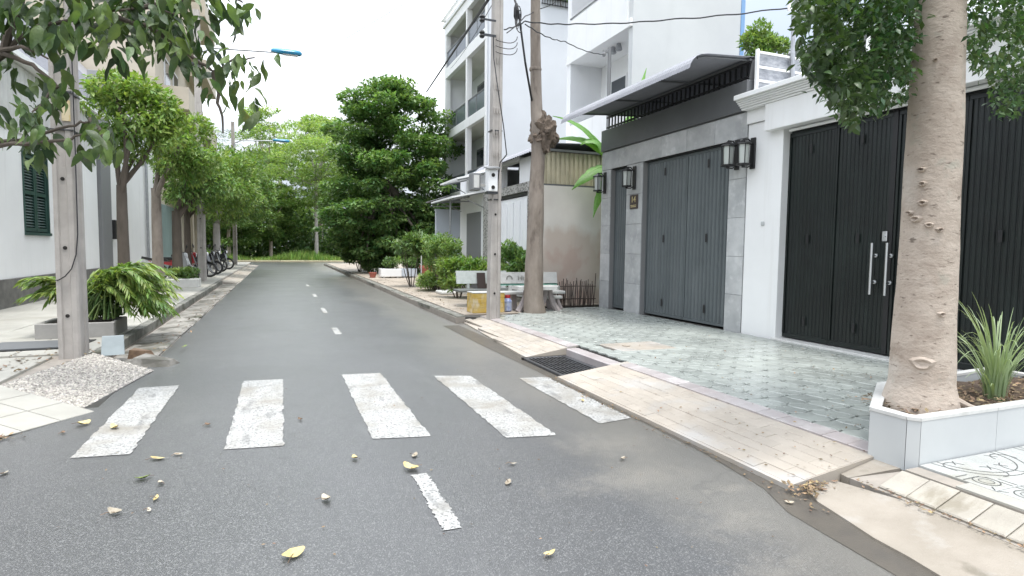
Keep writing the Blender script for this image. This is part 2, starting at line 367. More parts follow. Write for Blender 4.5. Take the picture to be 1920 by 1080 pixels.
m_dirtpave = mat('dusty_brown_paver', (.40,.345,.285), (.31,.265,.215), sc=3, det=7, rough=.6, bump=.2, bsc=70, orand=.10, stains=[((.18,.15,.11), 1.2, .52, .7, .65)])
m_terracotta = mat('red_clay', (.35,.11,.08), rough=.7)
m_meshpanel = mat('clouded_grey_panel', (.17,.18,.20), (.36,.37,.39), sc=7, det=6, rough=.3, stretch=(1,1,2.5))
m_dryleaf = mat('dry_yellow_leaf', (.42,.33,.13), (.50,.42,.22), sc=20, rough=.6, orand=.25)
m_paleleaf = mat('dry_pale_leaf', (.42,.38,.30), (.30,.25,.18), sc=20, rough=.6, orand=.2)
m_greenleaf = mat('fallen_green_leaf', (.22,.30,.07), rough=.5)
m_brownleaf = mat('dry_brown_leaf', (.12,.075,.045), (.20,.13,.08), sc=20, rough=.7, orand=.3)
m_litter = mat('dry_litter', (.13,.09,.055), (.28,.20,.11), sc=25, rough=.8, island=.5)

def asphalt():
    M = mat('wet_worn_asphalt', (.042,.043,.0445), (.030,.031,.032), sc=1.1, det=6, rough=.34, rough2=.55, rsc=.8, bump=.75, bsc=150, bdet=3, spec=.6, coat=1.,
            speck=((.17,.17,.168), 175, .76), stains=[((.05,.051,.053), 150, .54, .64, .8), ((.045,.046,.047), .45, .47, .66, .7, (1,.5,1)), ((.13,.13,.128), 2.3, .60, .70, .5, (1,.3,1)), ((.035,.035,.034), 3.1, .64, .70, .6)])
    t = M.node_tree; nd = t.nodes; lk = t.links.new; bs = nd['Principled BSDF']
    src = bs.inputs['Base Color'].links[0].from_socket
    geo = [n for n in nd if n.type == 'NEW_GEOMETRY'][0]
    sp = nd.new('ShaderNodeSeparateXYZ'); lk(geo.outputs['Position'], sp.inputs[0])
    # silt washed against the right-hand gutter
    mr = nd.new('ShaderNodeMapRange'); mr.inputs[1].default_value = .9; mr.inputs[2].default_value = 2.9; lk(sp.outputs[0], mr.inputs[0])
    n = nd.new('ShaderNodeTexNoise'); n.inputs['Scale'].default_value = .9; n.inputs['Detail'].default_value = 7
    mpp = nd.new('ShaderNodeMapping'); mpp.inputs['Scale'].default_value = (1, .6, 1); lk(geo.outputs['Position'], mpp.inputs[0]); lk(mpp.outputs[0], n.inputs['Vector'])
    ad = nd.new('ShaderNodeMath'); ad.operation = 'ADD'; lk(mr.outputs[0], ad.inputs[0]); lk(n.outputs['Fac'], ad.inputs[1])
    r2 = nd.new('ShaderNodeMapRange'); r2.inputs[1].default_value = .92; r2.inputs[2].default_value = 1.25; r2.inputs[4].default_value = .62; lk(ad.outputs[0], r2.inputs[0])
    mx = nd.new('ShaderNodeMix'); mx.data_type = 'RGBA'; mx.inputs[7].default_value = (.185,.17,.14,1)
    lk(r2.outputs[0], mx.inputs[0]); lk(src, mx.inputs[6]); lk(mx.outputs[2], bs.inputs['Base Color'])
    src = mx.outputs[2]
    nz = nd.new('ShaderNodeTexNoise'); nz.inputs['Scale'].default_value = 9; nz.inputs['Detail'].default_value = 9; nz.inputs['Roughness'].default_value = .72; lk(geo.outputs['Position'], nz.inputs['Vector'])
    for cx, cy, rx, ry in ((2.45,2.66,.16,.05),(2.18,2.32,.26,.16),(2.02,1.88,.26,.14),(1.95,3.0,.5,.2),(2.2,3.6,.35,.25)):
        vm = nd.new('ShaderNodeVectorMath'); vm.operation = 'SUBTRACT'; lk(geo.outputs['Position'], vm.inputs[0]); vm.inputs[1].default_value = (cx,cy,0)
        vd = nd.new('ShaderNodeVectorMath'); vd.operation = 'MULTIPLY'; lk(vm.outputs[0], vd.inputs[0]); vd.inputs[1].default_value = (1/rx,1/ry,0)
        ln = nd.new('ShaderNodeVectorMath'); ln.operation = 'LENGTH'; lk(vd.outputs[0], ln.inputs[0])
        a2 = nd.new('ShaderNodeMath'); a2.operation = 'MULTIPLY_ADD'; lk(nz.outputs['Fac'], a2.inputs[0]); a2.inputs[1].default_value = 4.2; lk(ln.outputs['Value'], a2.inputs[2])
        mr2 = nd.new('ShaderNodeMapRange'); mr2.inputs[1].default_value = 2.1; mr2.inputs[2].default_value = 3.3; mr2.inputs[3].default_value = .42; mr2.inputs[4].default_value = 0; lk(a2.outputs[0], mr2.inputs[0])
        m2 = nd.new('ShaderNodeMix'); m2.data_type = 'RGBA'; lk(mr2.outputs[0], m2.inputs[0]); lk(src, m2.inputs[6]); m2.inputs[7].default_value = (.26,.235,.195,1); src = m2.outputs[2]
    # hairline cracks
    dn = nd.new('ShaderNodeTexNoise'); dn.inputs['Scale'].default_value = 2.5; dn.inputs['Detail'].default_value = 8; lk(geo.outputs['Position'], dn.inputs['Vector'])
    dm = nd.new('ShaderNodeVectorMath'); dm.operation = 'MULTIPLY_ADD'; lk(dn.outputs['Color'], dm.inputs[0]); dm.inputs[1].default_value = (.7,.7,0); lk(geo.outputs['Position'], dm.inputs[2])
    vo = nd.new('ShaderNodeTexVoronoi'); vo.feature = 'DISTANCE_TO_EDGE'; vo.inputs['Scale'].default_value = .55; lk(dm.outputs[0], vo.inputs['Vector'])
    k1 = nd.new('ShaderNodeMapRange'); k1.inputs[1].default_value = .003; k1.inputs[2].default_value = .009; k1.inputs[3].default_value = .3; k1.inputs[4].default_value = 0; lk(vo.outputs['Distance'], k1.inputs[0])
    k2 = nd.new('ShaderNodeMapRange'); k2.inputs[1].default_value = .52; k2.inputs[2].default_value = .60; lk(n.outputs['Fac'], k2.inputs[0])
    k3 = nd.new('ShaderNodeMath'); k3.operation = 'MULTIPLY'; lk(k1.outputs[0], k3.inputs[0]); lk(k2.outputs[0], k3.inputs[1])
    m3 = nd.new('ShaderNodeMix'); m3.data_type = 'RGBA'; lk(k3.outputs[0], m3.inputs[0]); lk(src, m3.inputs[6]); m3.inputs[7].default_value = (.018,.018,.017,1)
    lk(m3.outputs[2], bs.inputs['Base Color'])
    return M
m_asphalt = asphalt()
# ================================================================== THE GROUND
rnd = random.Random(11)
mb = MB(); mb.quad((-300,-120,-.05),(300,-120,-.05),(300,500,-.05),(-300,500,-.05))
obj('ground', mb, m_ground, kind='structure')
mb = MB()
mb.quad((-1.47,-15,0),(3.4,-15,0),(3.4,46,0),(-1.47,46,0))
mb.quad((-40,-15,0),(-1.47,-15,0),(-1.47,5.9,0),(-40,5.9,0))
mb.quad((-60,46,0),(60,46,0),(60,54,0),(-60,54,0))
road = obj('road', mb, m_asphalt, kind='structure')
# zebra stripes and centre dashes: thin sheets of paint on the asphalt, edges a little ragged
def paint(name, x0, x1, y0, y1, sk0=0., sk1=0.):
    mb = MB(); n = 44; Z = .004
    Lp = [(x0+rnd.uniform(-.011,.008), y0+(y1-y0)*i/n, Z) for i in range(n+1)]
    Rp = [(x1+rnd.uniform(-.008,.011), y0+sk0+(y1+sk1-y0-sk0)*i/n, Z) for i in range(n+1)]
    V = Lp+Rp
    mb.add(V, [(i, n+1+i, n+2+i, i+1) for i in range(n)])
    obj(name, mb, m_paint, road)
for x0, x1, y0, y1, a, b in ((-1.29,-.95,4.53,6.57,-.04,.0), (-.37,.005,4.38,6.58,-.05,-.04), (.61,1.02,4.27,6.57,-.08,-.04),
                             (1.54,1.92,3.97,6.2,-.07,-.12), (2.38,2.70,4.05,5.8,.05,-.05)):
    paint('crosswalk_stripe', x0, x1, y0, y1, a, b)
for x0, x1, y0, y1 in ((.735,.83,2.74,3.5), (.80,.90,9.64,10.46), (.83,.92,12.8,13.9), (.85,.95,17,18.1), (.85,.95,21.5,22.6)):
    paint('centre_dash', x0, x1, y0, y1)
# patches of dried silt on the asphalt by the right gutter
def blotch(name, cx, cy, rx, ry, m_, parent, z=.003):
    mb = MB(); n = 26; ph = rnd.uniform(0,6)
    V = [(cx,cy,z)]+[(cx+rx*math.cos(2*math.pi*k/n)*(1+.28*math.sin(3*k*.9+ph)+rnd.uniform(-.14,.14)), cy+ry*math.sin(2*math.pi*k/n)*(1+.25*math.sin(2.3*k+ph)+rnd.uniform(-.14,.14)), z) for k in range(n)]
    mb.add(V, [(0,1+k,1+(k+1)%n) for k in range(n)]); obj(name, mb, m_, parent)
m_silt = mat('dried_silt', (.27,.235,.185), (.20,.185,.155), sc=9, det=8, rough=.7, bump=.2, bsc=150)
m_wet = mat('wet_silt', (.105,.093,.076), (.08,.072,.062), sc=6, det=8, rough=.3, bump=.2, bsc=120)
# dark wet gutter trace at the foot of the right-hand ramps
mb = MB(); ys = [-1,.5,1.2,1.6,2.0,2.3,2.6,3.2,3.9,4.6,5.4,6.5,8,10.2]
V = []; F = []
for i, y in enumerate(ys):
    w = {0:.22,1:.22,2:.21,3:.19,4:.17,5:.14,6:.06}.get(i, .015)
    V += [(2.80-w*1.35-.07+rnd.uniform(-.02,.02), y, .0025), (3.0, y, .0025)]
F = [(2*i, 2*i+1, 2*i+3, 2*i+2) for i in range(len(ys)-1)]
mb.add(V, F); obj('gutter_trace', mb, m_wet, road)

# ------------------------------------------------------------------ tiled surfaces
def tile_mesh(name, poly, th, m_, c=.006):
    """flat tile with eased edges, top at z=0, centred on the origin"""
    n = len(poly); cx = sum(p[0] for p in poly)/n; cy = sum(p[1] for p in poly)/n
    k = lambda p: (cx+(p[0]-cx)*(1-c/max(.02, abs(p[0]-cx)+1e-6) if abs(p[0]-cx) > c else 1), cy+(p[1]-cy)*(1-c/max(.02, abs(p[1]-cy)+1e-6) if abs(p[1]-cy) > c else 1))
    V = [(*k(p), 0) for p in poly]+[(p[0],p[1],-c*.7) for p in poly]+[(p[0],p[1],-th) for p in poly]
    F = [tuple(range(n))]+[(i, n+i, n+(i+1)%n, (i+1)%n) for i in range(n)]+[(n+i, 2*n+i, 2*n+(i+1)%n, n+(i+1)%n) for i in range(n)]
    mb = MB(); mb.add(V, F); return mkmesh(name, mb, m_)
def rect(w, h): return [(-w/2,-h/2),(w/2,-h/2),(w/2,h/2),(-w/2,h/2)]
def lay(name, places, meshes, parent, m_, limit=300, jit=.002):
    """places: (pos, rot euler); the nearest to the camera become pieces of their own, the rest one joined part"""
    places = sorted(places, key=lambda p: (Vector(p[0])-Vector((0,0,CAMH))).length)
    for i, (p, r_) in enumerate(places[:limit]):
        inst(name, meshes[i % len(meshes)], (p[0], p[1], p[2]+rnd.uniform(-jit,jit)), parent, (r_[0]+rnd.uniform(-.006,.006), r_[1]+rnd.uniform(-.006,.006), r_[2]))
    rest = places[limit:]
    if rest:
        V = []; F = []
        for i, (p, r_) in enumerate(rest):
            me = meshes[i % len(meshes)]; from_e = Matrix.Translation(Vector(p)+Vector((0,0,rnd.uniform(-jit,jit)))) @ (Vector((0,0,0)) and Matrix() or Matrix())
            from mathutils import Euler
            T = Matrix.Translation(Vector(p)+Vector((0,0,rnd.uniform(-jit,jit)))) @ Euler(r_).to_matrix().to_4x4()
            b = len(V); V += [T @ v.co for v in me.vertices]; F += [[b+j for j in q.vertices] for q in me.polygons]
        mb = MB(); mb.add(V, F); obj(name+'_field', mb, m_, parent, kind='stuff')

# right pavement in front of the gates: interlocking wavy pavers
pv = MB(); pv.prism([(3.62,3.0),(6.9,2.2),(6.9,11.4),(5.2,11.4),(3.62,10.1)], -.04, .128)
pav = obj('pavement', pv, m_grout, kind='structure')
S = .225; W_ = S-.012
def wavy(s):
    h = s/2; q = []
    for k in range(5): t = -h+s*k/4; q.append((t, -h+.016*math.sin((t+h)/s*2*math.pi)))
    for k in range(1,4): t = -h+s*k/4; q.append((h+.016*math.sin((t+h)/s*2*math.pi), t))
    for k in range(5): t = h-s*k/4; q.append((t, h+.016*math.sin((t+h)/s*2*math.pi)))
    for k in range(1,4): t = h-s*k/4; q.append((-h+.016*math.sin((t+h)/s*2*math.pi), t))
    return q
wm = [tile_mesh('paver', wavy(W_), .03, m_pavgreen, c=.007)]
pl = []
j = 0
y = 2.35
while y < 11.3:
    x = 3.74
    while x < 6.62:
        lo_y = 2.62
        ok = y > lo_y and not (3.95 < x < 4.72 and 6.2 < y < 6.72) and y < 10.0+(x-3.62)*.75 and y < 11.25
        if ok: pl.append(((x, y, .15), (0,0,0)))
        x += S
    y += S
lay('paver', pl, wm, pav, m_pavgreen)
# thin rectangular concrete patch with an iron lifting ring set in the pavement
mb = MB(); mb.box(3.93,6.17,.12,4.74,6.75,.152, c=.008); patch = obj('inspection_slab', mb, m_rampA, pav)
mb = MB(); mb.lathe([(.05,.152),(.055,.162),(.03,.166)], (4.18,6.5,0), 10); obj('lifting_ring', mb, m_dirtpave, pav)

# the two paved ramps with the drain grate between them
def ramp(y0, y1, x0, x1, z0, z1, name='paved_ramp', skew=0., pl_w=.098, pl_l=.30, limit=300):
    mb = MB(); d = .0045
    mb.add([(x0,y0,-.03),(x1,y0,-.03),(x1,y1,-.03),(x0+skew,y1,-.03),(x0,y0,z0-d),(x1,y0,z1-d),(x1,y1,z1-d),(x0+skew,y1,z0-d)],
           [(0,3,2,1),(4,5,6,7),(0,1,5,4),(1,2,6,5),(2,3,7,6),(3,0,4,7)])
    rp = obj(name, mb, m_rampA, kind='structure')
    sl_ = math.atan2(z1-z0, x1-x0); P = []
    n = int((x1-x0-.155)/pl_w); Hf = []; mm = [tile_mesh('ramp_paver', rect(pl_w-.0018, pl_l-.0018), .03, m_rampA, c=.003)]
    for i in range(n):
        xx = x1-.16-(i+.5)*pl_w; yy = y0+.006+pl_l/2
        if i % 2: Hf.append(((xx, y0+.006+pl_l/4, z0+(z1-z0)*(xx-x0)/(x1-x0)), (0,-sl_,0))); yy += pl_l/2
        while yy < y1-.02:
            sk = skew*(yy-y0)/(y1-y0)
            if xx > x0+sk+pl_w*.4 and yy+pl_l/2 < y1+.03:
                P.append(((xx, max(y0+pl_l*.5, min(y1-pl_l*.5, yy)) if False else yy, z0+(z1-z0)*(xx-x0)/(x1-x0)), (0,-sl_,0)))
            yy += pl_l
    lay('ramp_paver', P, mm, rp, m_rampA, limit)
    lay('ramp_paver', Hf, [tile_mesh('ramp_paver', rect(pl_w-.0018, pl_l/2-.0018), .03, m_rampA, c=.003)], rp, m_rampA, 20)
    em = [tile_mesh('edge_paver', rect(.155,.195), .03, m_rampB, c=.005)]
    E_ = []; yy = y0+.1
    while yy < y1-.08: E_.append(((x1-.08, yy, z1-.005), (0,-sl_*.5,0))); yy += .2
    lay('edge_paver', E_, em, rp, m_rampB, 60)
    return rp
ramp_near = ramp(2.52, 5.62, 2.76, 3.63, .035, .15)
ramp_far = ramp(6.78, 10.4, 2.88, 3.63, .03, .15, skew=.28)
# storm drain: pit, frame, bars
mb = MB()
mb.box(2.8,5.62,-.35,3.62,6.78,-.30)
mb.box(2.78,5.60,-.35,2.82,6.8,.0); mb.box(3.60,5.62,-.35,3.64,6.78,.128)
mb.box(2.82,5.62,-.35,3.60,5.66,.03); mb.box(2.82,6.74,-.35,3.60,6.78,.03)
pit = obj('drain_pit', mb, m_hole, kind='structure')
dr = root('drain_grate', 'black cast iron storm drain grate sunk between the two paved ramps', 'drain grate', (3.12,6.2,.02))
mb = MB()
for a in ((2.83,5.67,2.87,6.73),(3.38,5.67,3.42,6.73),(2.87,5.67,3.38,5.71),(2.87,6.69,3.38,6.73)): mb.box(a[0],a[1],-.02,a[2],a[3],.034, c=.006)
obj('frame', mb, m_iron, dr)
for k in range(10):
    mb = MB(); x = 2.90+k*.0505; mb.box(x,5.71,-.02,x+.018,6.69,.03); obj('bar', mb, m_iron, dr)
for k in range(4):
    mb = MB(); y = 5.90+k*.2; mb.box(2.87,y,-.025,3.38,y+.022,.026); obj('cross_bar', mb, m_iron, dr)
mb = MB(); mb.box(3.425,5.665,-.3,3.60,6.735,.122, c=.012); obj('throat_stone', mb, m_rampB, pit)

# neighbouring frontage at the lower right: apron, sloped pavers, kerb, decorative tiles
mb = MB()
mb.slab([(2.58,-2,.012),(3.16,-2,.05),(3.16,2.1,.05),(3.06,2.45,.045),(2.98,2.47,.035),(2.83,2.43,.018),(2.77,2.33,.014),(2.745,2.2,.012),(2.71,2.05,.012),(2.68,1.93,.012),(2.665,1.75,.012),(2.62,1.5,.012),(2.60,1.2,.012),(2.58,.6,.012)], .06)
m_apron = mat('beige_apron_concrete', (.315,.28,.235), (.25,.22,.18), sc=3, det=9, rough=.6, bump=.25, bsc=130, stains=[((.22,.19,.15), 1.9, .54, .72, .6), ((.37,.35,.32), 5, .56, .7, .5), ((.13,.115,.085), 4.2, .60, .72, .6)])
obj('apron', mb, m_apron, kind='structure')
mb = MB(); mb.slab([(3.165,-2,.05),(3.38,-2,.125),(3.38,2.28,.125),(3.165,2.45,.05)], .1)
sp_ = obj('sloping_strip', mb, m_grout2, kind='structure')
m_slope = mat('dirty_cream_paver', (.37,.345,.295), (.30,.275,.235), sc=6, det=9, rough=.55, bump=.25, bsc=90, orand=.08, stains=[((.20,.175,.13), 4, .53, .66, .75, (.6,1.6,1))])
em = [tile_mesh('slope_paver', rect(.205,.155), .03, m_slope, c=.008)]
lay('slope_paver', [((3.272, y_, .104), (0,-math.atan2(.075,.215),0)) for y_ in np.arange(-1.8,2.35,.16)], em, sp_, m_slope)
mb = MB(); mb.box(3.385,-2,-.04,3.50,2.27,.138)
fk = obj('frontage_kerb', mb, m_grout2, kind='structure')
em = [tile_mesh('kerb_stone', rect(.112,.49), .05, m_concpale, c=.008)]
lay('kerb_stone', [((3.443, y_, .153), (0,0,0)) for y_ in np.arange(-1.75,2.1,.5)], em, fk, m_concpale)
mb = MB(); mb.box(3.505,-2,-.04,6.9,2.27,.128)
ft = obj('tiled_frontage', mb, m_grout, kind='structure')
TS = .40
def ring(mb, cx, cy, r, w, n=28, a0=0, a1=2*math.pi, z=.0012, m=0):
    V = []; 
    for k in range(n+1):
        a = a0+(a1-a0)*k/n; V += [(cx+(r-w/2)*math.cos(a), cy+(r-w/2)*math.sin(a), z), (cx+(r+w/2)*math.cos(a), cy+(r+w/2)*math.sin(a), z)]
    mb.add(V, [(2*k,2*k+1,2*k+3,2*k+2) for k in range(n)], m)
def bar2(mb, x0, y0, x1, y1, w, z=.0012, m=0):
    d = Vector((x1-x0,y1-y0,0)).normalized(); p = Vector((-d.y,d.x,0))*w/2
    mb.quad((x0-p.x,y0-p.y,z),(x1-p.x,y1-p.y,z),(x1+p.x,y1+p.y,z),(x0+p.x,y0+p.y,z), m)
ink = MB(); w = .0065; hh = TS/2-.004
ring(ink, hh, hh, .30, w, 18, math.pi, 1.5*math.pi); ring(ink, hh, hh, .25, w, 18, math.pi, 1.5*math.pi, .0013)
ring(ink, -.10, -.10, .062, w); ring(ink, -.10,-.10,.035, w*.7)
ring(ink, -.02, .09, .075, w, 18, .2, 3.6); ring(ink, .09, -.02, .075, w, 18, -1.9, 1.4)
for a in ((-hh,-.04,-.06,-.04),(-hh,.0,-.1,0),(-.04,-hh,-.04,-.06),(0,-hh,0,-.1),(-.16,-.16,-hh,-hh),(.12,.0,.17,.05),(.0,.12,.05,.17)): bar2(ink, *a, w, .0014)
ink_me = mkmesh('inlay', ink, m_ink)
em = tile_mesh('tile', rect(TS-.005,TS-.005), .03, m_deco, c=.004)
k = 0
for ix in range(8):
    for iy in range(9):
        cx, cy = 3.505+TS/2+ix*TS, 2.27-TS/2-iy*TS
        if cy < -1.2: continue
        t_ = inst('tile', em, (cx, cy, .152), ft, (0,0,math.pi/2*((ix%2)*1+(iy%2)*(3 if ix%2 == 0 else 1))))
        inst('inlay', ink_me, (0,0,0), None).parent = t_
# cream step strip between the ramp end and the planter
mb = MB(); mb.slab([(3.16,2.455,.05),(3.62,2.30,.135),(3.635,3.0,.150),(3.635,2.52,.15),(3.2,2.515,.055)][:2]+[(3.62,2.515,.14),(3.17,2.515,.05)], .06)
obj('ramp_end_strip', mb, m_apron, kind='structure')

# right footpath farther down the street
mb = MB(); mb.prism([(3.2,10.45),(3.62,10.15),(5.2,11.45),(5.2,11.8),(8.2,11.8),(8.2,46),(3.2,46)], -.04, .125)
fp = obj('footpath', mb, m_grout, kind='structure')
em = [tile_mesh('flagstone', rect(.59,.59), .04, m_dirtpave, c=.008)]
P = []
for ix in range(9):
    for iy in range(58):
        cx, cy = 3.52+ix*.6, 10.9+iy*.6
        if cy < 11.7 and (cx > 5.0 or cy < 10.5+ (cx-3.62)*.8): continue
        P.append(((cx, cy, .148), (0,0,0)))
lay('flagstone', P, em, fp, m_dirtpave, 240)
mb = MB(); mb.box(3.02,10.45,-.04,3.2,46,.11)
rk = obj('right_kerb', mb, m_grout2, kind='structure')
em = [tile_mesh('kerb_stone', rect(.17,.98), .08, m_kerb, c=.012), tile_mesh('kerb_stone', rect(.17,.975), .08, m_kerb, c=.018)]
lay('kerb_stone', [((3.11+rnd.uniform(-.02,.02), y_, .138+rnd.uniform(-.012,.008)), (rnd.uniform(-.02,.02),rnd.uniform(-.05,.03),rnd.uniform(-.025,.025))) for y_ in np.arange(10.95,45.5,1.)], em, rk, m_kerb)

# ------------------------------------------------------------------ left side
mb = MB(); mb.prism([(-8,5.4),(-2.35,5.4),(-2.30,6.34),(-2.03,7.95),(-2.03,46),(-8,46)], -.04, .118)
lp = obj('left_pavement', mb, m_grout2, kind='structure')
em = [tile_mesh('slab', rect(.742,.742), .04, m_concpale, c=.008)]
P = []
for ix in range(8):
    for iy in range(54):
        cx, cy = -2.43-ix*.75, 8.0+.4+iy*.75
        P.append(((cx, cy, .148), (0,0,0)))
for ix in range(7):
    for iy in range(3):
        cx, cy = -2.74-ix*.75, 5.62+.375+iy*.75
        P.append(((cx, cy, .148), (0,0,0)))
lay('slab', P, em, lp, m_concpale, 260)
mb = MB(); mb.box(-2.05,7.97,-.04,-1.93,23.6,.11)
lk_ = obj('left_kerb', mb, m_grout2, kind='structure')
em = [tile_mesh('kerb_stone', rect(.125,.97), .12, m_kerb, c=.012)]
lay('kerb_stone', [((-1.985+rnd.uniform(-.008,.008), y_, .152), (0,0,rnd.uniform(-.008,.008))) for y_ in np.arange(8.5,23.4,1.)], em, lk_, m_kerb)
mb = MB(); mb.box(-1.925,7.6,-.04,-1.42,23.6,.002)
lg = obj('left_gutter', mb, m_grout2, kind='structure')
em = [tile_mesh('gutter_slab', rect(.48,1.18), .03, m_gutter, c=.02), tile_mesh('gutter_slab', [(-.24,-.55),(.24,-.58),(.225,.58),(-.24,.6)], .03, m_gutter, c=.03)]
lay('gutter_slab', [((-1.66+rnd.uniform(-.015,.015), y_, .028), (rnd.uniform(-.012,.012),-.045,rnd.uniform(-.02,.02))) for y_ in np.arange(8.3,23.3,1.2)], em, lg, m_gutter)
# pinkish paved slope farther along on the left
lr = MB(); lr.add([(-2.6,23.6,-.03),(-1.42,23.6,-.03),(-1.42,45,-.03),(-2.6,45,-.03),(-2.6,23.6,.13),(-1.42,23.6,.0),(-1.42,45,.0),(-2.6,45,.13)],
    [(0,3,2,1),(4,5,6,7),(0,1,5,4),(1,2,6,5),(2,3,7,6),(3,0,4,7)])
lrr = obj('left_ramp', lr, m_grout2, kind='structure')
em = [tile_mesh('ramp_paver', rect(.385,.59), .03, m_rampA, c=.008)]
P = []
for ix in range(3):
    for iy in range(35):
        cx, cy = -2.4+ix*.39, 23.95+iy*.6
        P.append(((cx, cy, .13-(cx+2.6)/1.18*.13+.016), (0,math.atan2(.13,1.18),0)))
lay('ramp_paver', P, em, lrr, m_rampA, 105)
# washed-pebble flare at the corner
A, B_, Cc, D = Vector((-2.0,7.93,.15)), Vector((-1.32,7.40,.012)), Vector((-1.57,5.86,.012)), Vector((-2.30,6.36,.15))
mb = MB(); mb.slab([D, Cc, B_, A], .1)
pf = obj('pebble_ramp', mb, m_conc, kind='structure')
V = []; F = []
rs = np.random.RandomState(3)
uu = rs.rand(5000, 2)
for u_, v_ in uu:
    p = (D*(1-u_)+Cc*u_)*(1-v_)+(A*(1-u_)+B_*u_)*v_
    a, r1, r2 = rs.rand()*6.3, .008+.010*rs.rand(), .007+.007*rs.rand(); b = len(V); h = .004+.007*rs.rand()
    for k in range(6):
        w_ = k*math.pi/3; x_, y_ = r1*math.cos(w_), r2*math.sin(w_)
        V.append((p.x+x_*math.cos(a)-y_*math.sin(a), p.y+x_*math.sin(a)+y_*math.cos(a), p.z-.001))
    for k in range(6):
        w_ = k*math.pi/3; x_, y_ = .55*r1*math.cos(w_), .55*r2*math.sin(w_)
        V.append((p.x+x_*math.cos(a)-y_*math.sin(a), p.y+x_*math.sin(a)+y_*math.cos(a), p.z+h))
    F += [(b+k, b+(k+1)%6, b+6+(k+1)%6, b+6+k) for k in range(6)]+[tuple(range(b+6,b+12))]
mb = MB(); mb.add(V, F); obj('pebbles', mb, m_pebble, pf, kind='stuff', smooth=False)
# white tiled flare in front of it
E1, E2, E3 = Vector((-1.95,5.15,.012)), Vector((-2.7,5.0,.13)), Vector((-2.36,6.32,.15))
mb = MB(); mb.slab([E2-Vector((2.2,.3,0)), Vector((-4.4,4.7,.012)), E1, Cc+Vector((-.02,-.03,0)), D+Vector((-.03,-.03,0))], .1)
wf = obj('corner_ramp', mb, m_grout2, kind='structure')
n_ = Vector(E1-D).cross(Cc-D)
def onplane(x, y):                          # height of the flare at x, y
    k_ = (Cc-D).cross(E1-D).normalized(); return D.z - (k_.x*(x-D.x)+k_.y*(y-D.y))/k_.z
k_ = (Cc-D).cross(E1-D).normalized()
if k_.z < 0: k_ = -k_
ax = (Cc-D).normalized(); ay = k_.cross(ax)
from mathutils import Euler
RM = Matrix((ax, ay, k_)).transposed()
em = tile_mesh('corner_tile', rect(.331,.286), .012, m_concpale, c=.006)
for i in range(3):
    for j_ in range(-6, 0):
        p = D + ax*(.19+.34*i) + ay*(.16+j_*.295-.02) + k_*.012
        if p.z < -.0 or p.x > -1.55+(-(p.y-5.86))*-.45 and p.y < 5.86 and p.x > -1.7: continue
        o_ = inst('corner_tile', em, p, wf, RM.to_euler())
# grass verge and far kerb beyond the T-junction
mb = MB(); mb.box(-60,54,-.04,60,54.3,.14)
fkb = obj('far_kerb', mb, m_grout2, kind='structure')
m_yelk = mat('yellowed_kerb', (.50,.46,.30), (.42,.38,.25), sc=1, rough=.7, orand=.1)
em = [tile_mesh('kerb_stone', rect(1.97,.28), .14, m_yelk, c=.02)]
lay('kerb_stone', [((x_, 54.13, .17), (0,0,0)) for x_ in np.arange(-11,15,2.)], em, fkb, m_yelk)
mb = MB(); mb.box(-60,54.3,-.04,60,90,.10); obj('verge', mb, m_ground, kind='structure')
rs = np.random.RandomState(5); N = 9000
px_ = rs.uniform(-12,14,N); py_ = 54.4+rs.rand(N)**1.5*9; h = rs.uniform(.25,.75,N)*(1+.5*np.sin(px_*.8)); a = rs.rand(N)*6.28; w_ = rs.uniform(.03,.07,N)
b0 = np.stack([px_-w_*np.cos(a), py_-w_*np.sin(a), np.full(N,.09)],1); b1 = np.stack([px_+w_*np.cos(a), py_+w_*np.sin(a), np.full(N,.09)],1)
tp = np.stack([px_+rs.normal(0,.15,N), py_+rs.normal(0,.15,N), .1+h],1)
V = np.stack([b0,b1,tp],1).reshape(-1,3); F = np.arange(3*N).reshape(-1,3)
npmesh('verge_grass', V, F, m_grass, kind='stuff', label='bright green grass verge beyond the far end of the road', loc=(0,56,.1))
# ================================================================== RIGHT-HAND BUILDINGS
FX = 6.6                                      # street face of the two near houses
# ---- grey single-storey house
gh = root('grey_house', 'grey stone-clad house front with dark parapet and curved sheet canopy', 'house', (FX,9.2,.15))
def wallx(name, y0, y1, z0, z1, m_, parent, x0=FX, th=.22): 
    mb = MB(); mb.box(x0,y0,z0,x0+th,y1,z1); return obj(name, mb, m_, parent)
def clad(parent, y0, y1, z0, z1, m_, x=FX, dh=.6, dv=.6, th=.025):
    """stone facing slabs with open joints"""
    ny = max(1, round((y1-y0)/dh)); nz = max(1, round((z1-z0)/dv))
    for i in range(ny):
        for k in range(nz):
            mb = MB(); a, b = y0+(y1-y0)*i/ny, y0+(y1-y0)*(i+1)/ny; c, d = z0+(z1-z0)*k/nz, z0+(z1-z0)*(k+1)/nz
            q = rnd.uniform(0,.003); mb.box(x-th-q,a+.002,c+.002,x,b-.002,d-.002, c=.004); obj('facing_slab', mb, m_, parent)
m_marble_j = mat('joint_mortar', (.25,.25,.25), rough=.8)
m_marbleR = mat('grey_marble', (.50,.51,.51), (.36,.37,.375), sc=2.6, det=8, rough=.25, bump=.03, bsc=40, orand=.10, stains=[((.60,.61,.61), 6, .55, .7, .6), ((.29,.28,.26), 1.8, .6, .8, .3, (1,1,.3))])
for a in ((10.985,11.36,.10,3.52),(9.80,10.36,.10,3.52),(7.05,7.42,.10,3.52)): wallx('wall', *a, m_marble_j, gh)
wallx('wall', 10.36,10.985,3.13,3.52, m_marble_j, gh); wallx('wall', 7.42,9.80,3.14,3.52, m_marble_j, gh)
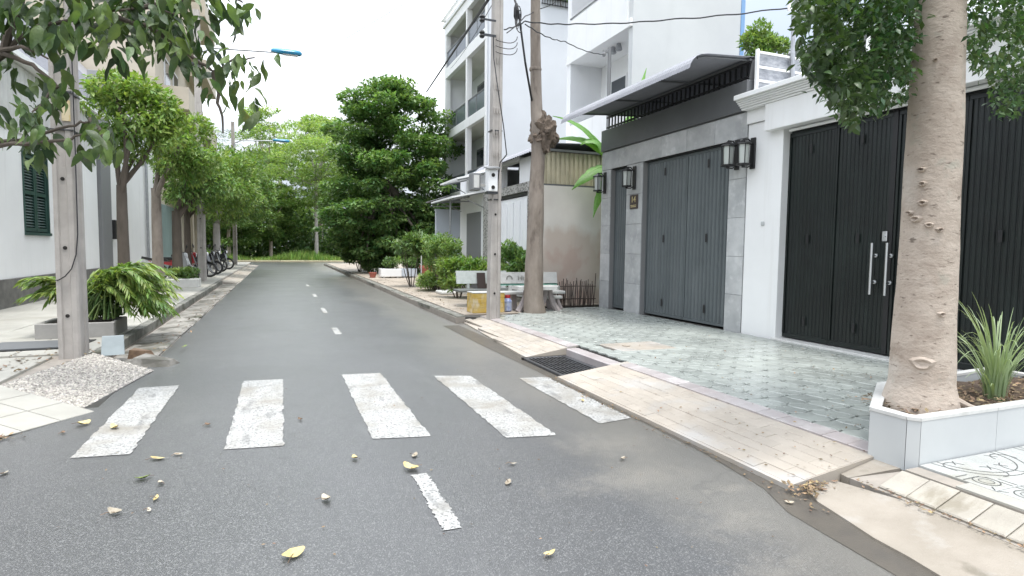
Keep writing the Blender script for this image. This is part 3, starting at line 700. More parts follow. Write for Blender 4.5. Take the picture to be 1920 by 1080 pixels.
clad(gh, 10.985,11.36,.13,3.11, m_marbleR); clad(gh, 9.80,10.36,.13,3.11, m_marbleR); clad(gh, 7.06,7.42,.13,3.11, m_marbleR)
clad(gh, 7.06,11.36,3.115,3.50, m_marbleR, dh=.72)
mb = MB(); mb.box(FX-.06,7.06,3.52,FX+.2,11.36,3.97, c=.008); obj('parapet', mb, m_dgrey, gh)
mb = MB(); mb.box(FX+.22,11.14,.1,10.5,11.36,3.9); mb.box(FX+.22,7.06,.1,10.5,7.2,3.9); mb.box(10.3,7.2,.1,10.5,11.14,4.2); mb.box(FX+.2,7.2,3.4,10.3,11.14,3.5)
obj('side_walls', mb, m_dgrey, gh)
# folding gates: frame rails and one ribbed slat after another
def ribbed(parent, name, y0, y1, z0, z1, x, n, m_, dep=.03, rail=.05, lab=None):
    g = MB(); g.box(x+.012,y0,z0,x+.05,y1,z1); g.box(x-.012,y0,z1-rail,x+.012,y1,z1, c=.004); g.box(x-.012,y0,z0,x+.012,y1,z0+rail, c=.004)
    g.box(x-.012,y0,z0+rail,x+.012,y0+.03,z1-rail); g.box(x-.012,y1-.03,z0+rail,x+.012,y1,z1-rail)
    go = obj(name, g, m_, parent, label=lab)
    p = (y1-y0-.06)/n
    sm = MB(); a, b = z0+rail+.002, z1-rail-.002
    prof = [(-p*.49,.012),(-p*.49,.004),(-p*.34,-dep+.012),(p*.14,-dep+.012),(p*.30,.004),(p*.49,.004),(p*.49,.012)]
    sm.prism([(x+q[1], q[0]) for q in prof], a, b)
    me = mkmesh('slat', sm, m_, (0,0,0))
    for i in range(n): inst('slat', me, (0, y0+.03+p*(i+.5), 0), go)
    return go
for y0, y1 in ((8.615,9.795),(7.425,8.605)):
    g = ribbed(gh, 'gate_leaf', y0, y1, .165, 3.10, FX+.10, 12, m_gategrey)
    for zz in (.42,1.62,2.86):
        mb = MB(); yy = (y0+y1)/2; mb.box(FX+.062,yy-.02,zz-.07,FX+.075,yy+.02,zz+.07, c=.004); obj('hinge', mb, m_black, g)
dg = ribbed(gh, 'side_door', 10.365,10.98,.165,3.10, FX+.10, 7, m_gategrey, lab='narrow grey pedestrian door of ribbed slats')
mb = MB(); mb.box(FX+.02,10.37,3.101,FX+.2,10.975,3.128); mb.box(FX+.02,7.43,3.101,FX+.2,9.79,3.128); obj('gate_head', mb, m_black, gh)
# terrace railing and curved corrugated canopy
mb = MB(); mb.box(FX+.02,7.1,4.02,FX+.06,11.3,4.05); mb.box(FX+.02,7.1,4.23,FX+.06,11.3,4.26); rl = obj('terrace_railing', mb, m_black, gh)
bm_ = MB(); bm_.box(-.012,-.012,-.16,.012,.012,.16); bme = mkmesh('baluster', bm_, m_black)
for i in range(34): inst('baluster', bme, (FX+.04, 7.18+i*.122, 4.11), rl)
def corr_sheet(xs_zs, y0, y1, n, amp, th=.004):
    """corrugated sheet: profile across the street (x,z), waves along y"""
    V = []; F = []; k = len(xs_zs); N = n*4
    for i in range(N+1):
        y = y0+(y1-y0)*i/N; dz = amp*math.sin(2*math.pi*i/4)
        V += [(x, y, z+dz) for x, z in xs_zs]
    b = len(V); V += [(v[0], v[1], v[2]-th) for v in V]
    for i in range(N):
        for j in range(k-1):
            a = i*k+j; F.append((a, a+1, a+k+1, a+k)); F.append((b+a, b+a+k, b+a+k+1, b+a+1))
    for j in range(k-1): F.append((j, b+j, b+j+1, j+1)); a = N*k+j; F.append((a, a+1, b+a+1, b+a))
    for i in range(N): a = i*k; F.append((a, a+k, b+a+k, b+a)); a = i*k+k-1; F.append((a, b+a, b+a+k, a+k))
    mb = MB(); mb.add(V, F); return mb
prof = [(5.50,4.02),(5.52,4.09),(5.56,4.15),(5.62,4.205),(5.70,4.24),(5.82,4.262),(6.6,4.32),(8.6,4.42)]
obj('canopy', corr_sheet(prof, 7.08, 11.25, 64, .007), m_roofsheet, gh, smooth=False)
mb = MB()
for y in (7.15,8.5,9.9,11.15): mb.tube([(5.68,y,4.20),(5.82,y,4.232),(6.6,y,4.285),(8.5,y,4.385)], .016, 6)
mb.box(FX+.0,7.09,4.262,FX+.04,11.2,4.292); obj('canopy_frame', mb, m_dgrey, gh)
mb = MB(); mb.prism([(FX,3.975),(8.4,3.975),(8.4,4.37),(FX+.05,4.28)], 7.075, 7.10, axis='y'); obj('end_panel', mb, m_dgrey, gh)
# ---- see-through lattice screen and cable post on the roof edge
sc_ = root('roof_screen', 'cloudy panel screen in a white frame on the white house roof edge', 'screen', (7.6,6.98,3.75))
mb = MB(); mb.box(6.66,6.985,3.72,8.55,6.995,4.34); obj('panel', mb, m_meshpanel, sc_)
for z in (3.70,3.93,4.13,4.345): mb = MB(); mb.box(6.64,6.96,z,8.58,7.0,z+.028); obj('rail', mb, m_white, sc_)
for x in (6.62,7.9,8.58): mb = MB(); mb.box(x,6.955,3.70,x+.03,7.005,4.40); obj('post', mb, m_white, sc_)
mb = MB(); mb.tube([(7.3,6.93,3.68),(7.27,6.93,4.5),(7.25,6.93,5.25)], .032, 8); 
cp = root('service_post', 'pale steel service cable post rising behind the white cornice', 'post', (7.3,6.93,3.68))
obj('tube', mb, m_galv, cp); mb = MB(); mb.box(7.12,6.9,5.10,7.3,6.915,5.13); mb.lathe([(.03,5.0),(.035,5.04),(.02,5.08)], (7.14,6.9,0), 8); obj('insulator', mb, m_white, cp)

# ---- white house with black gates
wh = root('white_house', 'white plastered house front with moulded cornice around tall black gates', 'house', (FX,4.8,.15))
GX = FX+.12
mb = MB(); mb.box(FX-.012,6.38,.12,FX+.3,7.05,3.30, c=.006); obj('pillar', mb, m_white, wh)
mb = MB(); mb.box(FX-.012,1.6,.12,FX+.3,2.25,3.10, c=.006); obj('pillar', mb, m_white, wh)
mb = MB(); mb.box(FX-.13,1.6,3.12,FX+.3,6.62,3.50, c=.006); mb.box(FX-.05,6.625,3.305,FX+.3,7.05,3.50); obj('beam', mb, m_white, wh)
for i, (z0, z1, pr) in enumerate(((3.50,3.53,.15),(3.53,3.556,.18),(3.556,3.58,.205),(3.58,3.604,.23),(3.604,3.63,.255),(3.63,3.70,.30))):
    mb = MB(); mb.box(FX-pr,1.6,z0+.002,FX+.3,7.07,z1, c=.004); obj('cornice_moulding', mb, m_white, wh)
mb = MB(); mb.box(FX+.3,1.6,3.4,10,7.05,3.62); mb.box(9.8,1.6,.1,10,7.05,3.4); mb.box(FX+.3,1.6,.1,9.8,1.8,3.4); mb.box(FX+.3,6.85,.1,9.8,7.05,3.4); obj('roof_and_walls', mb, m_white2, wh)
mb = MB(); mb.box(FX-.08,2.25,.06,FX+.3,6.40,.172, c=.006); obj('threshold', mb, m_terraz2, wh)
for y0, y1 in ((5.62,6.375),(4.87,5.615),(4.06,4.80),(3.31,4.055),(2.26,3.30)):
    g = ribbed(wh, 'gate_leaf', y0, y1, .19, 3.06, GX, 12 if y1-y0 < 1 else 16, m_gateblack, dep=.019, rail=.06)
    for zz in (.45,1.58,2.80):
        mb = MB(); yy = (y0+y1)/2; mb.box(GX-.036,yy-.02,zz-.06,GX-.024,yy+.02,zz+.06, c=.004); obj('hinge', mb, m_black, g)
mb = MB(); mb.box(GX+.03,2.25,.18,GX+.08,6.38,3.1); mb.box(GX-.02,4.805,.19,GX+.028,4.865,3.06); obj('gate_backing', mb, m_black, wh)
mb = MB(); mb.tube([(FX+.02,2.3,3.085),(FX+.02,6.3,3.085)], .02, 8); obj('strip_light', mb, m_white, wh)
# paired steel pull handles and the lock plate
for y in (4.99,4.80):
    h = MB(); h.tube([(GX-.10,y,.90),(GX-.10,y,1.52)], .017, 10); ho = obj('pull_handle', h, m_steel, wh, smooth=True)
    h = MB()
    for z in (1.05,1.37): h.tube([(GX-.10,y,z),(GX-.02,y,z)], .013, 8); h.lathe([(.024,GX-.03),(.026,GX-.02)], (0,y,z), 10, axis='x')
    obj('handle_stem', h, m_steel, ho, smooth=True)
mb = MB(); mb.box(GX-.05,4.85,1.54,GX-.02,4.91,1.66, c=.006); mb.lathe([(.018,GX-.062),(.018,GX-.05)], (0,4.88,1.60), 10, axis='x'); obj('lock_plate', mb, m_steel, wh)
mb = MB(); mb.lathe([(.05,0),(.06,.02),(.06,.05),(.02,.06)], (FX-.045,6.77,1.80), 12); 
mb = MB(); mb.box(FX-.03,6.66,1.78,FX-.0125,6.72,1.84, c=.006); obj('doorbell', mb, m_boxtile, wh)

# ---- wall lanterns
def lantern(y, z, x, label):
    t = root('wall_lantern', label, 'lantern', (x,y,z), 'carriage lanterns on the house fronts')
    q = x-.006
    mb = MB(); mb.box(x-.03,y-.05,z-.23,x,y+.05,z+.23, c=.008); obj('back_plate', mb, m_black, t)
    cx = x-.19
    mb = MB(); mb.tube([(x-.03,y,z+.12),(x-.10,y,z+.20),(cx,y,z+.20),(cx,y,z+.17)], .012, 6); obj('arm', mb, m_black, t); mb = MB(); mb.tube([(x-.03,y,z-.17),(x-.10,y,z-.21),(cx,y,z-.21)], .010, 6); obj('arm', mb, m_black, t)
    mb = MB(); mb.lathe([(.015,z+.20),(.03,z+.185),(.115,z+.135),(.118,z+.12),(.02,z+.12)], (cx,y,0), 6); ro = obj('cap', mb, m_black, t)
    mb = MB(); mb.lathe([(.105,z-.185),(.11,z-.17),(.10,z-.16),(.02,z-.16)], (cx,y,0), 6); mb.lathe([(.02,z-.22),(.03,z-.19),(.09,z-.186)], (cx,y,0), 6); obj('base', mb, m_black, t)
    mb = MB()
    for k in range(6):
        a = 2*math.pi*k/6; mb.tube([(cx+.088*math.cos(a),y+.088*math.sin(a),z-.165),(cx+.1*math.cos(a),y+.1*math.sin(a),z+.125)], .007, 5)
    obj('cage', mb, m_black, t)
    mb = MB(); mb.lathe([(.07,z-.158),(.08,z+.118)], (cx,y,0), 6); obj('glass', mb, m_lampglass, t)
    return t
lantern(11.20,2.84, FX-.025, 'black lantern by the narrow door, beside the banana leaves')
lantern(10.06,2.83, FX-.025, 'black lantern above the house number plate')
lantern(7.24,2.88, FX-.025, 'black lantern on grey stone beside the wide grey gate')
lantern(6.93,2.86, FX-.012, 'black lantern on the white plaster pillar')
# house number
ns_ = root('house_number_sign', 'small dark bronze house number plate with gold figures', 'sign', (FX-.026,10.06,2.37))
mb = MB(); mb.box(FX-.045,9.92,2.22,FX-.027,10.20,2.50, c=.005); obj('plate', mb, m_brass, ns_)
def text(body, size, loc, rot, m_, parent, name='lettering', depth=.003):
    cu = bpy.data.curves.new(name, 'FONT'); cu.body = body; cu.size = size; cu.extrude = depth; cu.align_x = 'CENTER'; cu.align_y = 'CENTER'
    tmp = bpy.data.objects.new('t', cu); C.objects.link(tmp)
    me = bpy.data.meshes.new_from_object(tmp.evaluated_get(bpy.context.evaluated_depsgraph_get())); bpy.data.objects.remove(tmp)
    me.materials.clear(); me.materials.append(m_)
    return inst(name, me, loc, parent, rot)
text('14', .17, (FX-.049,10.06,2.40), (R(90),0,R(-90)), m_gold, ns_)
mb = MB(); mb.box(FX-.05,9.96,2.285,FX-.0455,10.16,2.295); mb.box(FX-.05,9.97,2.255,FX-.0455,10.15,2.268); obj('underline', mb, m_gold, ns_)

# ---- house with stained side wall, ribbed cream screen and white panel gate
hb = root('walled_house', 'low house with stained side wall, cream ribbed screen and white panel gate', 'house', (5.6,13.5,.15))
mb = MB(); mb.box(5.42,12.0,.1,9.0,12.16,2.82); obj('side_wall', mb, m_stained, hb)
mb = MB(); mb.box(5.42,12.02,2.82,9.0,12.14,2.86); mb.box(5.42,11.98,3.58,9.0,12.14,3.63); mb.box(5.3,11.97,3.56,5.42,12.14,3.63); fr = obj('screen_frame', mb, m_dgrey, hb)
sm = MB(); sm.prism([(-.05,0),(-.03,-.03),(.02,-.03),(.04,0)], 2.862, 3.575); 
sme = mkmesh('rib', sm, m_cream)
mb = MB(); mb.box(5.44,12.06,2.862,8.9,12.08,3.575); obj('screen_sheet', mb, m_cream, fr)
for i in range(30): inst('rib', sme, (5.50+i*.115, 12.058, 0), fr)
# street face: speckled pillar, panel gate, upper wall, dark opening, curved roof edge
HX = 5.6
m_speck = mat('speckled_pillar_stone', (.42,.41,.39), (.35,.34,.32), sc=5, rough=.6, speck=((.12,.12,.11), 26, .62))
mb = MB(); mb.box(HX-.02,12.17,.1,HX+.25,12.72,2.80); obj('pillar', mb, m_white2, hb)
mb = MB(); mb.box(HX-.04,12.725,.1,HX+.25,13.12,2.80); obj('pillar', mb, m_speck, hb)
mb = MB(); mb.box(HX-.05,15.9,.1,HX+.25,16.4,2.95); obj('pillar', mb, m_speck, hb)
mb = MB(); mb.box(HX-.03,12.17,2.80,HX+.25,16.4,3.02); obj('beam', mb, m_speck, hb)
for i in range(6):
    mb = MB(); y = 13.14+i*.455; mb.box(HX+.04,y,.18,HX+.07,y+.44,2.70, c=.01); mb.box(HX+.02,y+.16,.3,HX+.04,y+.28,2.6, c=.008); obj('gate_panel', mb, m_white2, hb)
mb = MB(); mb.box(HX,13.13,2.72,HX+.2,15.88,2.79); obj('gate_head', mb, m_black, hb)
mb = MB(); mb.box(HX,12.17,3.02,HX+.2,13.75,3.62); mb.box(HX,15.1,3.02,HX+.2,16.4,3.7); mb.box(HX,13.75,3.62,HX+.2,15.1,3.7); mb.box(HX+.2,16.2,.1,9,16.4,3.7); mb.box(8.8,12.16,.1,9,16.2,3.7); obj('upper_wall', mb, m_white2, hb)
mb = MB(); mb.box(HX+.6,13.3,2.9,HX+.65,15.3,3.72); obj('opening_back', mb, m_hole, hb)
prof = [(5.30,3.60),(5.36,3.68),(5.48,3.74),(5.7,3.78),(9.1,3.95)]
obj('roof', corr_sheet(prof, 12.1, 16.4, 30, .014), m_roofsheet, hb)

# ---- tall white house with balcony and blue-edged side wall (behind the grey house)
tb = root('balcony_house', 'plain tall white house with a recessed balcony and blue strip on its side wall', 'house', (8.5,14.5,0))
BX, BY = 8.5, 13.3
mb = MB(); mb.box(BX+.02,BY,0,12.0,BY+.2,14); obj('side_wall', mb, m_whitegrey, tb)
mb = MB(); mb.box(12.003,BY-.02,0,12.13,BY+.2,14); obj('edge_strip', mb, m_bluestrip, tb)
mb = MB(); mb.box(BX+1.1,BY+.2,0,BX+1.25,17.0,14); mb.box(BX,BY+.2,0,BX+.25,17.0,4.2); obj('front_wall', mb, m_white, tb)
mb = MB(); mb.box(BX,16.75,0,12.1,17.0,14); obj('far_wall', mb, m_white2, tb)
mb = MB(); mb.box(BX-.02,BY+.2,4.2,BX+1.1,16.75,4.36); mb.box(BX,BY+.2,4.36,BX+.12,16.75,5.25); obj('balcony', mb, m_white, tb)
mb = MB(); mb.box(BX-.05,BY+.02,7.16,BX+1.1,16.98,7.36); mb.box(BX-.05,BY+.2,7.36,BX+.1,16.75,8.42); obj('balcony', mb, m_white, tb)
mb = MB(); mb.tube([(BX-.03,BY+.2,8.5),(BX-.03,16.75,8.5)], .03, 6); obj('handrail', mb, m_galv, tb)
mb = MB(); mb.box(BX-.05,BY+.02,10.6,BX+1.1,16.98,10.9); mb.box(BX-.1,BY-.02,10.9,12.1,17.02,11.3); obj('roof_slab', mb, m_white, tb)
for y0, z0, y1, z1 in ((13.7,5.4,14.05,6.7),(15.2,4.4,16.1,6.6)):
    mb = MB(); mb.box(BX+1.06,y0,z0,BX+1.11,y1,z1); w_ = obj('window', mb, m_white2, tb)
    mb = MB(); mb.box(BX+1.05,y0+.06,z0+.06,BX+1.057,y1-.06,z1-.06); obj('pane', mb, m_glass, w_)
mb = MB(); mb.box(BX+.85,14.3,5.55,BX+1.1,14.75,5.95, c=.02); mb.lathe([(.14,BX+.83),(.15,BX+.85)], (0,14.52,5.75), 14, axis='x'); obj('air_conditioner', mb, m_greycol, tb)
mb = MB()
for y in (14.6,14.9): mb.lathe([(.09,6.98),(.10,7.0),(.06,7.16)], (BX+.4,y,0), 10)
obj('ceiling_lamp', mb, m_galv, tb)
ps = root('steel_service_post', 'thin grey steel post standing before the recessed balcony', 'post', (8.2,13.9,4.0))
mb = MB(); mb.tube([(8.2,13.9,3.4),(8.2,13.9,6.75)], .05, 8); obj('tube', mb, m_greycol, ps)
mb = MB(); mb.box(8.0,13.88,6.6,8.2,13.92,6.66); mb.lathe([(.04,6.5),(.05,6.56),(.03,6.6)], (8.03,13.9,0), 8); obj('bracket', mb, m_greycol, ps)

m_bluewhite = mat('blue_white_render', (.60,.62,.655), (.56,.58,.615), sc=.5, rough=.7)
# ---- four storey block with glazed balconies
ab = root('apartment_block', 'white four storey block with tinted glass balconies and a blank side wall', 'apartment block', (8,26,0))
AX, AY0, AY1 = 8.0, 23.1, 29.8
mb = MB(); mb.box(AX,AY0,0,13.5,AY0+.2,12.45); mb.box(13.5,AY0,0,17,AY0+.2,11.7); obj('side_wall', mb, m_bluewhite, ab)
mb = MB(); mb.box(AX,AY1,0,17,AY1+.2,12.9); mb.box(AX+1.4,AY0+.2,0,AX+1.55,AY1,12.4); obj('back_wall', mb, m_white2, ab)
fl = [(.0,.15),(3.66,4.10),(6.86,7.27),(9.96,10.46),(12.10,12.55)]
for i, (z0, z1) in enumerate(fl[1:]):
    mb = MB(); mb.box(AX-.05,AY0+.2,z0,AX+.15,AY1,z1, c=.01); obj('floor_band', mb, m_white, ab)
    mb = MB(); mb.box(AX+.15,AY0+.2,z0+.06,AX+1.4,AY1,z1-.04); obj('soffit', mb, m_soffit, ab)
mb = MB(); mb.box(AX-.12,AY0-.05,12.56,AX+2,AY1+.25,12.72); mb.box(AX-.2,AY0-.05,12.90,AX+.05,AY1+.25,12.94); obj('eaves', mb, m_white, ab)
for y in (AY0+.202, 25.98, AY1-.22):
    mb = MB(); mb.box(AX-.04,y,.1,AX+.2,y+.2,12.1); obj('column', mb, m_white, ab)
for k, (z0, z1) in enumerate(fl[:4]):
    if k == 0: continue
    for y0, y1 in ((AY0+.42,25.96),(26.2,AY1-.24)):
        n = 2; d = (y1-y0)/n
        for i in range(n):
            mb = MB(); mb.box(AX+.02,y0+d*i+.03,z1+.03,AX+.035,y0+d*(i+1)-.03,z1+.75); obj('balcony_glass', mb, m_balglass, ab)
        mb = MB(); mb.box(AX,y0,z1+.76,AX+.06,y1,z1+.80); 
        for i in range(n+1): mb.box(AX+.01,max(y0,y0+d*i-.02),z1+.005,AX+.05,min(y1,y0+d*i+.02),z1+.76)
        obj('handrail', mb, m_greycol, ab)
    for y0, y1 in ((23.5,24.6),(27.6,28.7)):
        mb = MB(); mb.box(AX+1.34,y0,z1,AX+1.41,y1,z1+2.25); w_ = obj('balcony_door', mb, m_greycol, ab)
        for i in range(2):
            mb = MB(); d = (y1-y0)/2; mb.box(AX+1.325,y0+.06+d*i,z1+.1,AX+1.337,y0+d*(i+1)-.04,z1+2.15); obj('pane', mb, m_glass, w_)
for y0 in (23.5,26.6):
    mb = MB(); mb.box(AX+1.34,y0,.2,AX+1.41,y0+1.8,2.6); obj('ground_floor_door', mb, m_greycol, ab)
tr = MB(); tr.box(13.4,AY0+.02,12.5,17,AY0+.05,12.54); tr.box(10.4,AY0-.03,11.75,11.9,AY0+.0,11.78)
# roof terrace railing with greenery on the blank wall's corner
rt_ = root('terrace_railing', 'dark railing with hanging greenery at the top of the blank wall', 'railing', (11.0,23.05,11.6))
mb = MB()
for k in range(14): mb.box(10.3+k*.12,23.02,11.6,10.32+k*.12,23.04,12.1)
for z in (11.62,11.85,12.08): mb.box(10.28,23.01,z,11.9,23.05,z+.03)
obj('rails', mb, m_black, rt_)

# ---- pale blue yard wall and roofs in front of the block
yw = root('yard_wall', 'pale blue rendered yard wall behind the roadside shrubs', 'wall', (6.8,20.6,.15))
mb = MB(); mb.box(5.2,20.6,.1,9.5,20.75,2.72); mb.box(5.18,20.58,2.72,9.5,20.77,2.78); obj('wall', mb, m_bluewall, yw)
cpt = root('carport_roof', 'dark sheet carport roof on thin pipes above the pale blue wall', 'carport', (6.6,19.8,.15))
mb = corr_sheet([(4.9,3.02),(7.8,3.16)], 17.9, 21.0, 20, .016); obj('roof_sheet', mb, m_dgrey, cpt)
mb = MB()
for x in (5.1,6.2,7.3): mb.tube([(x,18.0,3.0),(x,20.5,3.02)], .025, 6)
for y in (18.0,20.5): mb.tube([(4.95,y,2.86),(7.6,y,2.95)], .022, 6); mb.tube([(4.95,y,2.99),(7.6,y,3.1)], .02, 6)
for x in (5.0,6.0): mb.tube([(x,18.0,.12),(x,18.0,3.0)], .03, 8)
obj('pipe_frame', mb, m_galv, cpt)
for nm, x0, x1, y0, y1, z0, z1, lab in (('awning',4.75,5.6,16.4,18.3,3.42,3.62,'upper of two white sheet awnings beside the utility pole meter box'),('awning',4.6,5.6,16.4,18.9,2.88,3.10,'lower of two white sheet awnings above the roadside shrubs')):
    a = root(nm, lab, 'awning', (5.6,17.3,z1), 'white sheet awnings')
    mb = MB(); mb.slab([(x0,y0,z0),(x1,y0,z1),(x1,y1,z1),(x0,y1,z0)], .05); obj('sheet', mb, m_white, a)
    mb = MB()
    for y in (y0+.1,y1-.1): mb.tube([(x0+.05,y,z0-.06),(x1,y,z1-.06)], .02, 6); mb.tube([(x1,y,z1-.5),(x0+.3,y,z0-.0)], .015, 6)
    obj('bracket', mb, m_galv, a)
sw = root('shop_wall', 'plain white side building carrying the two white awnings', 'building', (5.6,17.3,.15))
mb = MB(); mb.box(5.62,16.42,.1,8.6,19.0,3.75); obj('wall', mb, m_white2, sw)
mb = MB(); mb.box(5.60,16.8,.15,5.618,18.2,2.5); obj('shutter', mb, m_greycol, sw)
# ---- striped gable house behind, with a rooftop shrub
rh = root('gabled_house', 'distant house with dark striped gable behind the roof screen', 'house', (13,11.5,0))
mb = MB(); mb.box(11.9,11,0,16.5,13,6.1); obj('wall', mb, m_white2, rh)
mb = MB(); mb.prism([(11.3,6.1),(13.9,7.25),(16.8,6.1)], 10.95, 13.05, axis='y'); obj('gable', mb, m_dgrey, rh)
sm = MB(); sm.box(-.09,0,0,.09,.02,1); sme = mkmesh('stripe', sm, m_white2)
for i in range(11):
    x = 11.9+i*.42; zt = 6.1+1.15*(1-abs(x-13.9)/2.6) if x < 13.9 else 6.1+1.15*(1-(x-13.9)/2.9)
    inst('stripe', sme, (x, 10.925, 6.1), rh, scale=(1,1,max(.05, zt-6.15)))
# ================================================================== LEFT-HAND BUILDINGS
LX = -4.9
lh = root('white_plaster_house', 'white plastered house on a dark stone plinth with a green shuttered window', 'house', (LX,15,.15))
mb = MB(); 
for a in ((8.5,15.0,.7,5.0),(16.42,20.35,.7,5.0),(15.0,16.42,.7,1.62),(15.0,16.42,3.30,5.0)): mb.box(LX-.3,a[0],a[2],LX,a[1],a[3])
mb.box(-11,8.3,.1,LX-.3,8.5,5.0); obj('wall', mb, m_white, lh)
for i in range(12):
    mb = MB(); y = 8.5+i*.99; mb.box(LX-.25,y,.1,LX+.04,y+.985,.70, c=.006); obj('plinth_slab', mb, m_plinth, lh)
wf_ = MB(); wf_.box(LX-.2,14.98,1.60,LX-.16,16.44,3.32); wf_.box(LX-.16,15.0,1.56,LX+.05,16.42,1.62); wf_.box(LX-.16,15.0,3.27,LX+.02,16.42,3.30); wf_.box(LX-.16,15.0,1.62,LX+.02,15.05,3.27); wf_.box(LX-.16,16.37,1.62,LX+.02,16.42,3.27)
wo_ = obj('window', wf_, m_shutter, lh)
for j_, (y0, y1) in enumerate(((15.06,15.70),(15.72,16.36))):
    mb = MB(); x = LX-.03
    mb.box(x-.03,y0,1.64,x+.02,y0+.07,3.26); mb.box(x-.03,y1-.07,1.64,x+.02,y1,3.26); mb.box(x-.03,y0+.07,1.64,x+.02,y1-.07,1.72); mb.box(x-.03,y0+.07,3.18,x+.02,y1-.07,3.26); mb.box(x-.03,y0+.07,2.42,x+.02,y1-.07,2.5)
    for k in range(24):
        z = 1.75+k*.06
        if 2.38 < z < 2.5: continue
        mb.add([(x-.02,y0+.07,z+.035),(x+.012,y0+.07,z),(x+.012,y1-.07,z),(x-.02,y1-.07,z+.035)], [(0,1,2,3)])
    obj('shutter', mb, m_shutter, wo_)
# upper cladding of vertical ribs under a sloping roof edge
m_clad = mat('pale_rib_cladding', (.60,.60,.58), (.52,.52,.50), sc=2, rough=.6, orand=.04)
sm = MB(); sm.prism([(-.02,-.10),(.0,-.10),(.025,-.06),(.025,.06),(.0,.10),(-.02,.10)], 3.62, 4.98); sme = mkmesh('rib', sm, m_clad)
for i in range(54): inst('rib', sme, (LX+.012, 8.7+i*.215, 0), lh)
mb = MB(); mb.box(-11,8.2,5.0,LX+.25,20.4,5.12); obj('eaves', mb, m_white, lh)
gl = root('grey_gable_house', 'narrow house with a grey ribbed gable above the round street trees', 'house', (-5.2,22,.15))
mb = MB(); mb.box(-12,20.4,.1,LX-.05,20.45,5.2); mb.box(LX-.3,21.62,.1,LX,29.6,5.6); mb.box(LX-.3,20.45,.1,LX-.06,20.52,5.0); mb.box(-12,29.4,.1,LX-.3,29.6,5.6); obj('wall', mb, m_white, gl)
mb = MB(); mb.box(LX-.2,20.54,.1,LX+.06,21.60,6.4, c=.01); obj('column', mb, m_greycol, gl)
mb = MB(); mb.box(LX-.1,21.62,.1,LX+.03,29.58,.62); obj('plinth', mb, m_plinth, gl)
mb = MB(); mb.prism([(-11,5.6),(-7.9,9.2),(-4.7,5.7)], 21.0, 29.6, axis='y'); obj('gable', mb, m_roofsheet, gl)
mb = MB(); mb.tube([(LX+.08,26.8,.3),(LX+.08,26.8,5.4)], .05, 8); obj('downpipe', mb, m_galv, gl)
mb = MB(); mb.box(LX,21.75,1.55,LX+.12,22.0,2.15, c=.01); obj('wall_box', mb, m_black, gl)
bb = root('beige_apartment_house', 'tall beige apartment house with projecting balconies behind the left trees', 'building', (LX,35,.15))
mb = MB(); mb.box(-14,29.7,.1,LX,46,17.5); obj('wall', mb, m_beige, bb)
for z in (4.2,7.6,11.0,14.4):
    for y0 in (31,38.5):
        mb = MB(); mb.box(LX,y0,z,LX+1.1,y0+5.5,z+.2); mb.box(LX+1.0,y0,z+.2,LX+1.1,y0+5.5,z+1.0); mb.box(LX,y0,z+.2,LX+1.0,y0+.1,z+1.0); mb.box(LX,y0+5.4,z+.2,LX+1.0,y0+5.5,z+1.0); obj('balcony', mb, m_beige, bb)
        for k in range(2):
            mb = MB(); mb.box(LX,y0+.8+2.4*k,z+.25,LX+.05,y0+2.2+2.4*k,z+2.5); w_ = obj('window', mb, m_white2, bb)
            mb = MB(); mb.box(LX+.052,y0+.9+2.4*k,z+.35,LX+.06,y0+2.1+2.4*k,z+2.4); obj('pane', mb, m_glass, w_)
m_teal = mat('teal_gate_paint', (.22,.30,.29), (.18,.25,.24), sc=2, rough=.5, orand=.08)
for i in range(8):
    mb = MB(); y = 30.0+i*.42; mb.box(LX,y,.2,LX+.05,y+.4,3.2, c=.01); obj('gate_panel', mb, m_teal, bb)
for y in (33.6,35.2,37.5,40):
    mb = MB(); mb.box(LX,y,.1,LX+.35,y+.45,4.2); obj('column', mb, m_beige, bb)

# ================================================================== POLES, LAMPS, CABLES
def channel_pole(name, label, base, w0, w1, d0, d1, h, holes, lean=(0,0)):
    """tapering precast pole with a shallow channel down its street-facing faces"""
    t = root(name, label, 'utility pole', base, 'concrete utility poles')
    bx, by, bz = base; V = []; F = []; N = 10
    def ring_(z):
        f = z/h; w = w0+(w1-w0)*f; d = d0+(d1-d0)*f; cx, cy = bx+lean[0]*f, by+lean[1]*f; q = .035
        P = [(-w/2,-d/2),(-w*.30,-d/2),(-w*.24,-d/2+q*.5),(w*.12,-d/2+q*.5),(w*.18,-d/2),(w/2-.02,-d/2),(w/2,-d/2+.02),(w/2,-d*.25),(w/2-q*.5,-d*.18),(w/2-q*.5,d*.18),(w/2,d*.25),(w/2,d/2),(-w/2,d/2)]
        return [(cx+x, cy+y, bz+z-.1*(z == 0)) for x, y in P]
    for i in range(N+1): V += ring_(h*i/N)
    n = 13
    for i in range(N): F += [(i*n+k, i*n+(k+1)%n, (i+1)*n+(k+1)%n, (i+1)*n+k) for k in range(n)]
    F.append(tuple(range(N*n,(N+1)*n)))
    mb = MB(); mb.add(V, F); obj('shaft', mb, m_pole, t)
    for z in holes:
        f = z/h; w = w0+(w1-w0)*f; d = d0+(d1-d0)*f
        mb = MB(); mb.lathe([(.017,by+lean[1]*f-d/2+.006),(.021,by+lean[1]*f-d/2+.0165)][::1], (bx+lean[0]*f-w*.06,0,bz+z), 10, axis='y')
        V2 = [(v[0], v[1], v[2]) for v in mb.V]; obj('bolt_hole', mb, m_hole, t)
    return t
P1 = (-2.18,7.93,.10)
p1 = channel_pole('utility_pole', 'concrete utility pole at the pebble ramp corner with wire and bolt holes', P1, .205,.165,.32,.25, 9.0, [.5+.40*k+.35*(k//1) for k in range(10)])
